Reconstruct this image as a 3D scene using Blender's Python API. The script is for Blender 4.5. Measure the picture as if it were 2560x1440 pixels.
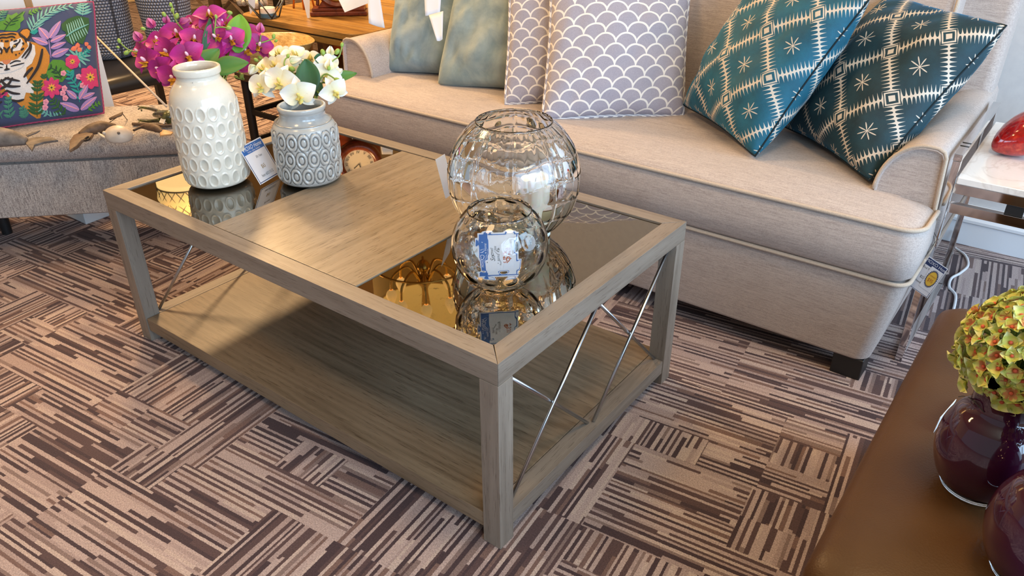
import bpy, bmesh, math, random
from mathutils import Vector, Matrix, noise
from math import sin, cos, pi, sqrt, radians
for o in list(bpy.data.objects): bpy.data.objects.remove(o)
S = bpy.context.scene
COL = S.collection
V = Vector
# ------------------------------------------------------------------ camera
CP = V((2.10041817, -0.90557816, 1.29965968))
CR = ((0.7982532072753385, 0.6023141221275523, -0.003084697773067286),
      (0.2962210422148845, -0.3970337493683993, -0.8686871105361231),
      (-0.5244472435085944, 0.6925185197149509, -0.4953515808272445))
FPX = 1939.392
cam = bpy.data.objects.new('camera', bpy.data.cameras.new('camera'))
COL.objects.link(cam)
r_, d_, f_ = (V(a) for a in CR)
cam.matrix_world = Matrix(((r_.x, -d_.x, -f_.x, CP.x), (r_.y, -d_.y, -f_.y, CP.y), (r_.z, -d_.z, -f_.z, CP.z), (0, 0, 0, 1)))
cam.data.sensor_width = 36; cam.data.lens = 36 * FPX / 2560
cam.data.clip_start = 0.05; cam.data.clip_end = 60
S.camera = cam
# ------------------------------------------------------------------ world, light, exposure
w = bpy.data.worlds.new('world'); S.world = w; w.use_nodes = True
bg = w.node_tree.nodes['Background']
bg.inputs["Color"].default_value = (0.80, 0.90, 1.0, 1); bg.inputs["Strength"].default_value = 0.7
def area(name, loc, target, sx, sy, power, color):
    l = bpy.data.lights.new(name, 'AREA'); l.shape = 'RECTANGLE'; l.size = sx; l.size_y = sy
    l.energy = power; l.color = color
    o = bpy.data.objects.new(name, l); COL.objects.link(o); o.location = loc
    o.rotation_euler = (V(target) - V(loc)).to_track_quat('-Z', 'Y').to_euler()
    return o
COOL = (0.50, 0.73, 1.0); WARM = (1.0, 0.64, 0.31)
for k, y in enumerate((-2.05, -0.45, 1.15)):                     # daylight through the three shop windows
    area('window_daylight', (4.05, y, 1.55), (0, y, 1.1), 1.35, 1.9, 150, COOL)
# warm ceiling lamps: x, y, power (the fixtures themselves are built further down)
CEIL = [(-0.9, 0.35, 44), (-2.2, 1.7, 270), (0.45, 1.0, 22), (0.5, -0.9, 22), (2.1, 0.35, 36), (-2.2, -0.9, 46), (-0.75, 3.2, 60)]
CEIL_Z = 2.75
for x, y, p in CEIL:
    l = bpy.data.lights.new('ceiling_lamp_light', 'AREA'); l.shape = 'DISK'; l.size = 0.5; l.energy = p; l.color = WARM
    o = bpy.data.objects.new('ceiling_lamp_light', l); COL.objects.link(o); o.location = (x, y, CEIL_Z - 0.035)
S.view_settings.view_transform = 'Standard'; S.view_settings.look = 'None'
S.view_settings.exposure = -1.0; S.view_settings.gamma = 1; S.view_settings.use_curve_mapping = False

# ------------------------------------------------------------------ helpers
def ray(u, v):
    a, b = (u - 1280) / FPX, (v - 720) / FPX
    return r_ * a + d_ * b + f_
def onz(u, v, z):
    d = ray(u, v); return CP + d * ((z - CP.z) / d.z)
def ony(u, v, y):
    d = ray(u, v); return CP + d * ((y - CP.y) / d.y)
def atd(u, v, dist):
    d = ray(u, v); return CP + d * dist        # distance measured along the optical axis
def tag(o, label, cat, group=None):
    o['label'] = label; o['category'] = cat
    if group: o['group'] = group
    return o
def thing(name, loc, label, cat, group=None):
    o = bpy.data.objects.new(name, None); COL.objects.link(o); o.location = loc
    o.empty_display_size = 0.05
    o['org'] = tuple(loc)
    return tag(o, label, cat, group)
def org(o): return V(o['org'])
def mobj(name, verts, faces, mat, parent=None, smooth=True, base=None, uvs=None, midx=None, local=False):
    """one mesh object; verts are in world space and are moved to the origin of the parent thing"""
    me = bpy.data.meshes.new(name)
    verts = [V(v) for v in verts]
    if parent is not None and 'org' in parent: O = org(parent)
    elif parent is not None: O = V((0, 0, 0))
    elif base is not None: O = V(base)
    else:
        xs = [v.x for v in verts]; ys = [v.y for v in verts]; zs = [v.z for v in verts]
        O = V(((min(xs) + max(xs)) / 2, (min(ys) + max(ys)) / 2, min(zs)))
    if local: O = V((0, 0, 0))
    me.from_pydata([v - O for v in verts], [], faces)
    mats = mat if isinstance(mat, (list, tuple)) else [mat]
    for m in mats: me.materials.append(m)
    if midx: me.polygons.foreach_set('material_index', midx)
    if uvs:
        ul = me.uv_layers.new(name='UVMap')
        for lp in me.loops: ul.data[lp.index].uv = uvs[lp.vertex_index]
    if smooth: me.polygons.foreach_set('use_smooth', [True] * len(me.polygons))
    me.update()
    o = bpy.data.objects.new(name, me); COL.objects.link(o)
    o['org'] = tuple(O)
    if parent is not None:
        o.parent = parent
    elif not local: o.location = O
    return o
class MB:
    """collects pieces of geometry for ONE mesh"""
    def __init__(s): s.v = []; s.f = []; s.uv = []; s.mi = []
    def add(s, v, f, uv=None, mi=0):
        n = len(s.v); s.v += [V(a) for a in v]; s.f += [[i + n for i in q] for q in f]
        s.uv += list(uv) if uv else [(0, 0)] * len(v); s.mi += [mi] * len(f)
        return s
    def bm(s, b, M=None, mi=0):
        b.verts.ensure_lookup_table()
        for i, v in enumerate(b.verts): v.index = i
        s.add([(M @ v.co) if M else v.co.copy() for v in b.verts], [[v.index for v in f.verts] for f in b.faces], mi=mi); b.free()
        return s
    def box(s, c, size, r=0.0, seg=2, M=None, mi=0):
        b = bmesh.new(); bmesh.ops.create_cube(b, size=1)
        for v in b.verts: v.co = V((v.co.x * size[0], v.co.y * size[1], v.co.z * size[2]))
        if r > 0: bmesh.ops.bevel(b, geom=b.edges[:], offset=r, segments=seg, profile=0.5, affect='EDGES')
        T = Matrix.Translation(V(c))
        return s.bm(b, (T @ M) if M else T, mi)
    def prism(s, poly, z0, z1, r=0.0, seg=1, M=None, mi=0):
        b = bmesh.new(); vs = [b.verts.new((p[0], p[1], z0)) for p in poly]
        f = b.faces.new(vs); e = bmesh.ops.extrude_face_region(b, geom=[f])
        for g in e['geom']:
            if isinstance(g, bmesh.types.BMVert): g.co.z = z1
        bmesh.ops.recalc_face_normals(b, faces=b.faces[:])
        if r > 0: bmesh.ops.bevel(b, geom=b.edges[:], offset=r, segments=seg, profile=0.5, affect='EDGES')
        return s.bm(b, M, mi)
    def rings(s, rs, cap=True, close=False, mi=0, cap0=True):
        n = len(rs[0]); v = [p for r in rs for p in r]; f = []
        m = len(rs)
        for j in range(m - (0 if close else 1)):
            for i in range(n):
                a, b_ = j * n + i, j * n + (i + 1) % n
                c, d = ((j + 1) % m) * n + (i + 1) % n, ((j + 1) % m) * n + i
                f.append([a, b_, c, d])
        if cap and not close:
            if cap0: f.append(list(range(n))[::-1])
            f.append([(m - 1) * n + i for i in range(n)])
        return s.add(v, f, mi=mi)
    def tube(s, pts, r, n=10, cap=True, close=False, mi=0):
        pts = [V(p) for p in pts]; m = len(pts)
        R = r if callable(r) else (lambda t: r)
        rs = []; prev = None
        for i, p in enumerate(pts):
            if close: t = pts[(i + 1) % m] - pts[i - 1]
            else: t = pts[min(i + 1, m - 1)] - pts[max(i - 1, 0)]
            t.normalize()
            if prev is None:
                a = V((0, 0, 1)) if abs(t.z) < 0.9 else V((1, 0, 0)); x = t.cross(a).normalized()
            else: x = (prev - t * prev.dot(t)).normalized()
            prev = x; y = t.cross(x); q = R(i / max(m - 1, 1))
            rs.append([p + (x * cos(2 * pi * k / n) + y * sin(2 * pi * k / n)) * q for k in range(n)])
        return s.rings(rs, cap and not close, close, mi)
    def lathe(s, prof, c=(0, 0, 0), n=48, fn=None, mi=0, close=False, cap=False):
        c = V(c); rs = []
        for (r, z) in prof:
            ring = []
            for k in range(n):
                a = 2 * pi * k / n; q = r + (fn(a, r, z) if fn else 0)
                ring.append(c + V((q * cos(a), q * sin(a), z)))
            rs.append(ring)
        return s.rings(rs, cap, close, mi)
    def ball(s, c, r, M=None, n=12, mi=0):
        b = bmesh.new(); bmesh.ops.create_uvsphere(b, u_segments=n, v_segments=max(6, n * 2 // 3), radius=1)
        rr = r if isinstance(r, (tuple, list)) else (r, r, r)
        for v in b.verts: v.co = V((v.co.x * rr[0], v.co.y * rr[1], v.co.z * rr[2]))
        T = Matrix.Translation(V(c))
        return s.bm(b, T @ M if M else T, mi)
    def build(s, name, mat, parent=None, smooth=True, uv=False, base=None, local=False, auto=None):
        o = mobj(name, s.v, s.f, mat, parent, smooth, base, s.uv if uv else None, s.mi, local)
        if auto is not None: sharp(o, auto)
        return o
def sharp(o, deg=35):
    me = o.data; b = bmesh.new(); b.from_mesh(me); bmesh.ops.recalc_face_normals(b, faces=b.faces[:])
    for e in b.edges: e.smooth = (len(e.link_faces) == 2 and e.calc_face_angle(0) < radians(deg))
    for f in b.faces: f.smooth = True
    b.to_mesh(me); b.free()
    wn = o.modifiers.new('weighted_normals', 'WEIGHTED_NORMAL'); wn.keep_sharp = True; wn.weight = 100
def rrect(x0, x1, y0, y1, r, n=6):
    rr = r if isinstance(r, (list, tuple)) else (r,) * 4
    pts = []
    for (cx, cy, a0, q) in ((x1 - rr[0], y0 + rr[0], -90, rr[0]), (x1 - rr[1], y1 - rr[1], 0, rr[1]), (x0 + rr[2], y1 - rr[2], 90, rr[2]), (x0 + rr[3], y0 + rr[3], 180, rr[3])):
        for k in range(n + 1):
            a = radians(a0 + 90 * k / n); pts.append((cx + q * cos(a), cy + q * sin(a)))
    return pts
def smoothpath(P, n=8):
    P = [V(p) for p in P]; out = []
    for i in range(len(P) - 1):
        p0, p1, p2, p3 = P[max(i - 1, 0)], P[i], P[i + 1], P[min(i + 2, len(P) - 1)]
        for k in range(n):
            t = k / n
            out.append(0.5 * ((2 * p1) + (p2 - p0) * t + (2 * p0 - 5 * p1 + 4 * p2 - p3) * t * t + (3 * p1 - p0 - 3 * p2 + p3) * t ** 3))
    out.append(P[-1]); return out
def frame(o, x, y):
    x = V(x).normalized(); y = (V(y) - x * V(y).dot(x)).normalized(); z = x.cross(y)
    return Matrix(((x.x, y.x, z.x, o[0]), (x.y, y.y, z.y, o[1]), (x.z, y.z, z.z, o[2]), (0, 0, 0, 1)))
def facing(o, d, spin=0.0):
    q = V(d).to_track_quat('Z', 'Y').to_matrix().to_4x4()
    return Matrix.Translation(V(o)) @ q @ Matrix.Rotation(spin, 4, 'Z')
def text(mb, body, size, M, align='CENTER', sx=1.0, shear=0.0, mi=0, depth=0.0):
    c = bpy.data.curves.new('t', 'FONT'); c.body = body; c.size = size; c.align_x = align; c.align_y = 'CENTER'; c.shear = shear; c.extrude = depth; c.resolution_u = 3
    o = bpy.data.objects.new('t', c); COL.objects.link(o)
    dg = bpy.context.evaluated_depsgraph_get(); dg.update()
    me = bpy.data.meshes.new_from_object(o.evaluated_get(dg))
    mb.add([M @ V((v.co.x * sx, v.co.y, v.co.z)) for v in me.vertices], [list(p.vertices) for p in me.polygons], mi=mi)
    bpy.data.objects.remove(o); bpy.data.curves.remove(c); bpy.data.meshes.remove(me)
# ------------------------------------------------------------------ materials
class G:
    def __init__(s, name):
        s.m = bpy.data.materials.new(name); s.m.use_nodes = True; s.t = s.m.node_tree
        s.b = s.t.nodes['Principled BSDF']; s.tc = None
    def n(s, t): return s.t.nodes.new('ShaderNode' + t)
    def set(s, sock, val):
        if hasattr(val, 'node'): s.t.links.new(val, sock)
        else: sock.default_value = (*val, 1) if (isinstance(val, tuple) and len(val) == 3 and sock.type == 'RGBA') else val
    def co(s, k='Object'):
        if not s.tc: s.tc = s.n('TexCoord')
        return s.tc.outputs[k]
    def ma(s, op, a, b=None, c=None):
        n = s.n('Math'); n.operation = op; s.set(n.inputs[0], a)
        if b is not None: s.set(n.inputs[1], b)
        if c is not None: s.set(n.inputs[2], c)
        return n.outputs[0]
    def xyz(s, v):
        n = s.n('SeparateXYZ'); s.set(n.inputs[0], v); return n.outputs
    def vec(s, x, y, z=0.0):
        n = s.n('CombineXYZ'); s.set(n.inputs[0], x); s.set(n.inputs[1], y); s.set(n.inputs[2], z); return n.outputs[0]
    def map(s, v, sc=(1, 1, 1), rot=(0, 0, 0), loc=(0, 0, 0)):
        n = s.n('Mapping'); s.set(n.inputs[0], v); n.inputs['Scale'].default_value = sc; n.inputs['Rotation'].default_value = rot; n.inputs['Location'].default_value = loc
        return n.outputs[0]
    def noise(s, v, sc, det=3, rough=0.55, dist=0.0, out=0):
        n = s.n('TexNoise'); s.set(n.inputs['Vector'], v); n.inputs['Scale'].default_value = sc; n.inputs['Detail'].default_value = det
        n.inputs['Roughness'].default_value = rough; n.inputs['Distortion'].default_value = dist; return n.outputs[out]
    def white(s, v):
        n = s.n('TexWhiteNoise'); n.noise_dimensions = '3D'; s.set(n.inputs[0], v); return n.outputs[0]
    def ramp(s, f, stops, mode='LINEAR'):
        n = s.n('ValToRGB'); s.set(n.inputs[0], f); e = n.color_ramp; e.interpolation = mode
        while len(e.elements) < len(stops): e.elements.new(0.5)
        for el, (p, c) in zip(e.elements, stops): el.position = p; el.color = (*c, 1)
        return n.outputs[0]
    def mix(s, f, a, b, mode='MIX'):
        n = s.n('Mix'); n.data_type = 'RGBA'; n.blend_type = mode; s.set(n.inputs[0], f); s.set(n.inputs[6], a); s.set(n.inputs[7], b); return n.outputs[2]
    def bump(s, h, st=0.3, d=0.002):
        n = s.n('Bump'); n.inputs['Strength'].default_value = st; n.inputs['Distance'].default_value = d; s.set(n.inputs['Height'], h)
        s.t.links.new(n.outputs[0], s.b.inputs['Normal'])
    def p(s, **k):
        for a, v in k.items(): s.set(s.b.inputs[{'col': 'Base Color', 'rough': 'Roughness', 'metal': 'Metallic', 'trans': 'Transmission Weight', 'ior': 'IOR', 'emc': 'Emission Color', 'ems': 'Emission Strength', 'sheen': 'Sheen Weight', 'sheenr': 'Sheen Roughness', 'sheent': 'Sheen Tint', 'coat': 'Coat Weight', 'coatr': 'Coat Roughness', 'sss': 'Subsurface Weight', 'spec': 'Specular IOR Level', 'alpha': 'Alpha'}[a]], v)
        return s.m
def hx(h):
    c = [int(h[i:i + 2], 16) / 255 for i in (0, 2, 4)]
    return tuple(x / 12.92 if x <= 0.04045 else ((x + 0.055) / 1.055) ** 2.4 for x in c)
def simple(name, col, rough=0.5, **k):
    g = G(name); return g.p(col=col, rough=rough, **k)
def varied(name, c1, c2, scale, rough=0.5, bump=0.0, det=3, **k):
    g = G(name); f = g.noise(g.co(), scale, det)
    if bump: g.bump(f, bump, 0.003)
    return g.p(col=g.ramp(f, [(0.35, c1), (0.65, c2)]), rough=rough, **k)
def m_carpet():
    g = G('carpet'); fz = g.noise(g.co(), 330, 2, 0.7, 0, 1); o_ = g.n('VectorMath'); o_.operation = 'MULTIPLY_ADD'; g.set(o_.inputs[0], fz); o_.inputs[1].default_value = (0.0042, 0.0042, 0); g.set(o_.inputs[2], g.co()); o = g.map(o_.outputs[0], rot=(0, 0, radians(-6.3))); q = g.xyz(o); x, y = q[0], q[1]
    row = g.ma('FLOOR', g.ma('DIVIDE', y, 0.31))
    offs = g.ma('MULTIPLY', g.white(g.vec(row, 3.7, 0)), 0.5)
    colm = g.ma('FLOOR', g.ma('DIVIDE', g.ma('ADD', x, offs), 0.44))
    # half-height sub-blocks for an irregular patchwork
    sub = g.ma('FLOOR', g.ma('DIVIDE', y, 0.1033)); sx = g.ma('FLOOR', g.ma('DIVIDE', g.ma('ADD', x, offs), 0.1467))
    big = g.ma('GREATER_THAN', g.white(g.vec(row, colm, 1.3)), 0.48)
    odd = g.ma('GREATER_THAN', g.white(g.vec(sub, sx, 8.1)), 0.82)
    ori = g.ma('ABSOLUTE', g.ma('SUBTRACT', big, odd))
    cid = g.ma('ADD', g.ma('MULTIPLY', row, 7.13), g.ma('ADD', g.ma('MULTIPLY', colm, 3.31), g.ma('MULTIPLY', odd, g.ma('ADD', sx, g.ma('MULTIPLY', sub, 5.7)))))
    sel = lambda a, b: g.ma('ADD', g.ma('MULTIPLY', a, ori), g.ma('MULTIPLY', b, g.ma('SUBTRACT', 1.0, ori)))
    s = sel(y, x); a = sel(x, y)
    ns = g.noise(g.vec(s, g.ma('MULTIPLY', cid, 0.37), 0), 34, 1)
    s2 = g.ma('DIVIDE', g.ma('ADD', s, g.ma('MULTIPLY', ns, 0.022)), 0.0084)
    k = g.ma('FLOOR', s2)
    r1 = g.white(g.vec(k, cid, 0.5))
    seg = g.ma('FLOOR', g.ma('ADD', g.ma('DIVIDE', a, g.ma('ADD', 0.07, g.ma('MULTIPLY', r1, 0.27))), g.ma('MULTIPLY', r1, 9.0)))
    h = g.white(g.vec(k, seg, cid)); h2 = g.white(g.vec(seg, k, g.ma('ADD', cid, 4.0)))
    par = g.ma('MODULO', g.ma('ABSOLUTE', k), 2.0)
    flip = g.ma('LESS_THAN', h2, 0.2)
    par = g.ma('ABSOLUTE', g.ma('SUBTRACT', par, flip))
    tone = g.ma('ADD', g.ma('MULTIPLY', par, 0.56), g.ma('MULTIPLY', h, 0.44))
    c = g.ramp(tone, [(0, hx('443033')), (0.14, hx('57403f')), (0.31, hx('785d55')), (0.38, hx('86706a')), (0.5, hx('a9938d')), (0.70, hx('b7a19a')), (0.9, hx('c0aba1'))], 'CONSTANT')
    pile = g.noise(g.co(), 300, 3, 0.75)
    c = g.mix(0.8, c, g.ramp(pile, [(0.3, (0.42, 0.40, 0.40)), (0.7, (1.38, 1.38, 1.38))]), 'MULTIPLY')
    g.bump(g.ma('ADD', pile, g.ma('MULTIPLY', tone, 0.5)), 0.6, 0.004)
    return g.p(col=c, rough=0.95, sheen=0.1)
def m_wood(name, axis, c_lo, c_mid, c_hi, rough=0.42, grain=1.0, pores=0.5, fig=0.0):
    g = G(name); st = {'x': (1.3, 26, 26), 'y': (26, 1.3, 26), 'z': (26, 26, 1.3)}[axis]
    v = g.map(g.co(), sc=st)
    f = g.noise(v, 1.5 * grain, 5, 0.6, 0.6)
    fine = g.noise(g.map(g.co(), sc=tuple(q * 9 for q in st)), 1.6, 3, 0.6)
    if fig:
        wv = g.n('TexWave'); wv.wave_type = 'RINGS'; wv.rings_direction = 'Z'
        g.set(wv.inputs['Vector'], g.map(g.co(), sc={'x': (0.55, 3.2, 3), 'y': (3.2, 0.55, 3), 'z': (3, 3, .5)}[axis]))
        wv.inputs['Scale'].default_value = 5; wv.inputs['Distortion'].default_value = 3.0; wv.inputs['Detail'].default_value = 2; wv.inputs['Detail Scale'].default_value = 1.2
        f = g.ma('ADD', g.ma('MULTIPLY', f, 1 - fig), g.ma('MULTIPLY', wv.outputs[1], fig))
    c = g.ramp(f, [(0.3, c_lo), (0.5, c_mid), (0.72, c_hi)])
    pore = g.ramp(fine, [(0.35, (0.34, 0.28, 0.24)), (0.41, (1, 1, 1))])
    c = g.mix(pores, c, pore, 'MULTIPLY')
    g.bump(g.ma('ADD', fine, f), 0.12, 0.002)
    return g.p(col=c, rough=rough)
def m_fabric(name, c1, c2, sc=700, bump=0.35, rough=0.9, streak=None, sheen=0.15):
    g = G(name); co = g.co()
    wx = g.noise(g.map(co, sc=(1, 0.16, 0.5)), sc, 2); wy = g.noise(g.map(co, sc=(0.16, 1, 1)), sc, 2)
    f = g.ma('MULTIPLY', g.ma('ADD', wx, wy), 0.5)
    if streak: f = g.ma('ADD', g.ma('MULTIPLY', f, 0.6), g.ma('MULTIPLY', g.noise(g.map(co, sc=streak), 60, 3, 0.7), 0.4))
    g.bump(f, bump, 0.0015)
    return g.p(col=g.ramp(f, [(0.38, c1), (0.6, c2)]), rough=rough, sheen=sheen)
def m_scallop():
    g = G('scallop_print'); uv = g.xyz(g.co('UV')); NX = 7.6
    u = g.ma('MULTIPLY', uv[0], NX); v = g.ma('MULTIPLY', uv[1], NX * 2.0 * 1.05)
    wob = g.noise(g.co('UV'), 9, 2)
    u = g.ma('ADD', u, g.ma('MULTIPLY', wob, 0.10))
    j0 = g.ma('FLOOR', v)
    res = None; line = None; taken = None
    # lowest row first: each scale overlaps the one above it
    for dj in (-1, 0, 1):
        j = g.ma('ADD', j0, float(dj - 0))
        off = g.ma('MULTIPLY', g.ma('MODULO', g.ma('ABSOLUTE', j), 2.0), 0.5)
        uu = g.ma('SUBTRACT', g.ma('FRACT', g.ma('ADD', u, g.ma('ADD', off, 100.0))), 0.5)
        dv = g.ma('MULTIPLY', g.ma('SUBTRACT', v, j), 0.5)
        d = g.ma('SQRT', g.ma('ADD', g.ma('MULTIPLY', uu, uu), g.ma('MULTIPLY', dv, dv)))
        inside = g.ma('LESS_THAN', d, 0.56); rim = g.ma('GREATER_THAN', d, 0.475)
        hit = g.ma('MULTIPLY', inside, rim)
        if taken is None: line, taken = hit, inside
        else:
            free = g.ma('SUBTRACT', 1.0, taken)
            line = g.ma('ADD', line, g.ma('MULTIPLY', free, hit)); taken = g.ma('MAXIMUM', taken, inside)
    f = g.noise(g.co(), 500, 2)
    base = g.ramp(f, [(0.35, hx('9a949f')), (0.65, hx('aaa4ae'))])
    c = g.mix(line, base, hx('e9e2da'))
    g.bump(g.ma('ADD', f, g.ma('MULTIPLY', line, 0.6)), 0.25, 0.001)
    return g.p(col=c, rough=0.85, sheen=0.1)
def m_lattice(name='teal_velvet_lattice', lo='06475a', hi='0a6078'):
    g = G(name); uv = g.xyz(g.co('UV')); K = 2.7
    wob = g.noise(g.co('UV'), 5, 2)
    u = g.ma('ADD', uv[0], g.ma('MULTIPLY', wob, 0.03)); v = uv[1]
    a = g.ma('ADD', g.ma('MULTIPLY', g.ma('ADD', u, v), K), 0.12); b = g.ma('ADD', g.ma('MULTIPLY', g.ma('SUBTRACT', u, v), K), 20.3)
    fa = g.ma('SUBTRACT', g.ma('FRACT', a), 0.5); fb = g.ma('SUBTRACT', g.ma('FRACT', b), 0.5)
    da = g.ma('ABSOLUTE', fa); db = g.ma('ABSOLUTE', fb)     # 0 on a line of the lattice
    def tooth(along, N):
        t = g.ma('SUBTRACT', 1.0, g.ma('ABSOLUTE', g.ma('SUBTRACT', g.ma('MULTIPLY', g.ma('FRACT', g.ma('MULTIPLY', along, N)), 2.0), 1.0)))
        return g.ma('POWER', t, 3.2)
    la = g.ma('LESS_THAN', da, g.ma('ADD', 0.016, g.ma('MULTIPLY', tooth(b, 13.0), 0.145)))
    lb = g.ma('LESS_THAN', db, g.ma('ADD', 0.016, g.ma('MULTIPLY', tooth(a, 13.0), 0.145)))
    mx = g.ma('MAXIMUM', da, db)
    free = g.ma('GREATER_THAN', mx, 0.14)
    ln = g.ma('MULTIPLY', g.ma('MAXIMUM', la, lb), free)
    ring = g.ma('MULTIPLY', g.ma('GREATER_THAN', mx, 0.10), g.ma('LESS_THAN', mx, 0.125))
    dot = g.ma('LESS_THAN', mx, 0.055)
    sa = g.ma('SUBTRACT', 0.5, da); sb = g.ma('SUBTRACT', 0.5, db)    # star at the middle of a lozenge
    rr = g.ma('SQRT', g.ma('ADD', g.ma('MULTIPLY', sa, sa), g.ma('MULTIPLY', sb, sb)))
    th = g.ma('ARCTAN2', sa, sb)
    st = g.ma('POWER', g.ma('ABSOLUTE', g.ma('COSINE', g.ma('MULTIPLY', th, 4.0))), 7.0)
    star = g.ma('LESS_THAN', rr, g.ma('ADD', 0.02, g.ma('MULTIPLY', st, 0.16)))
    pat = g.ma('MINIMUM', g.ma('ADD', g.ma('ADD', ln, ring), g.ma('ADD', dot, star)), 1.0)
    nap = g.noise(g.co(), 14, 4, 0.65)
    fine = g.noise(g.co(), 600, 2)
    base = g.ramp(nap, [(0.3, hx(lo)), (0.7, hx(hi))])
    c = g.mix(pat, base, hx('cdbfae'))
    g.bump(g.ma('ADD', fine, g.ma('MULTIPLY', pat, -1.2)), 0.35, 0.0015)
    g.set(g.b.inputs['Sheen Tint'], hx('2f9bd0'))
    return g.p(col=c, rough=0.7, sheen=g.ma('MULTIPLY', g.ma('SUBTRACT', 1.0, pat), 0.55), sheenr=0.3)
def m_velvet(name, c1, c2, tint):
    g = G(name); f = g.noise(g.co(), 9, 5, 0.62, 0.4); fine = g.noise(g.co(), 700, 2)
    g.bump(g.ma('ADD', fine, g.ma('MULTIPLY', f, 2.0)), 0.3, 0.002)
    g.set(g.b.inputs['Sheen Tint'], tint)
    return g.p(col=g.ramp(f, [(0.32, c1), (0.66, c2)]), rough=0.75, sheen=0.7, sheenr=0.4)
def m_weave(name, c1, c2, sc=60):
    g = G(name); q = g.xyz(g.co('UV'))
    row = g.ma('FLOOR', g.ma('MULTIPLY', q[1], 62.0)); ph = g.ma('MULTIPLY', g.ma('MODULO', row, 2.0), 0.5)
    a = g.ma('SUBTRACT', g.ma('FRACT', g.ma('ADD', g.ma('MULTIPLY', q[0], 56.0), ph)), 0.5)
    b = g.ma('SUBTRACT', g.ma('FRACT', g.ma('MULTIPLY', q[1], 62.0)), 0.5)
    h = g.ma('MULTIPLY', g.ma('SUBTRACT', 1.0, g.ma('MULTIPLY', g.ma('MULTIPLY', a, a), 3.6)), g.ma('SUBTRACT', 1.0, g.ma('MULTIPLY', g.ma('MULTIPLY', b, b), 3.8)))
    g.bump(h, 1.0, 0.01)
    return g.p(col=g.ramp(h, [(0.15, c1), (0.55, c2)]), rough=0.6)
def m_ceramic(name, col, dark, coat=0.6, pool_shade=0.8):
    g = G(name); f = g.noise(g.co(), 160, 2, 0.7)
    pt = g.ramp(g.xyz(g.co('UV'))[0], [(0.24, dark), (0.47, col), (0.56, tuple(min(1, x * 1.05) for x in col))])  # darkens the grooves: pooled glaze on grey, painted crease shading on cream
    c = g.mix(1 - pool_shade, pt, g.ramp(f, [(0.30, tuple(x * 0.85 for x in col)), (0.45, col)]), 'MIX')
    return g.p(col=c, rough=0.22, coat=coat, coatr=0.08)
def m_mirror():
    g = G('antiqued_mirror_glass'); f = g.noise(g.co(), 55, 6, 0.75, 0.8); f2 = g.noise(g.co(), 4, 2)
    k = g.ma('MULTIPLY', g.ramp(f, [(0.58, (0, 0, 0)), (0.68, (1, 1, 1))]), g.ramp(f2, [(0.45, (0, 0, 0)), (0.6, (1, 1, 1))]))
    c = g.mix(k, (0.215, 0.178, 0.130), (0.09, 0.07, 0.048))
    return g.p(col=c, metal=1.0, rough=g.ma('ADD', 0.015, g.ma('MULTIPLY', k, 0.2)), coat=0.25, coatr=0.02)
def m_petal(name, base, edge, vein=None):
    g = G(name); q = g.xyz(g.co('UV')); f = g.noise(g.map(g.co('UV'), sc=(14, 1.5, 1)), 3, 3)
    t = g.ma('ADD', q[1], g.ma('MULTIPLY', g.ma('SUBTRACT', f, 0.5), 0.5))
    return g.p(col=g.ramp(t, [(0.05, base), (0.75, edge)]), rough=0.55, sss=0.08)
def m_marble():
    g = G('white_marble'); f = g.noise(g.co(), 6, 6, 0.6, 1.4)
    c = g.ramp(f, [(0.44, hx('ece4dc')), (0.49, hx('ddd3ca')), (0.52, hx('ece4dc')), (0.7, hx('f2ebe4'))])
    return g.p(col=c, rough=0.12, coat=0.3)
def m_stripe(name, c1, c2, n):
    g = G(name); q = g.xyz(g.co('UV')); f = g.ma('FRACT', g.ma('ADD', g.ma('MULTIPLY', q[0], n), g.ma('MULTIPLY', q[1], 1.0)))
    return g.p(col=g.mix(g.ma('GREATER_THAN', f, 0.5), c1, c2), rough=0.85)
GW = (hx('74675a'), hx('84776a'), hx('908375'))
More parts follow.
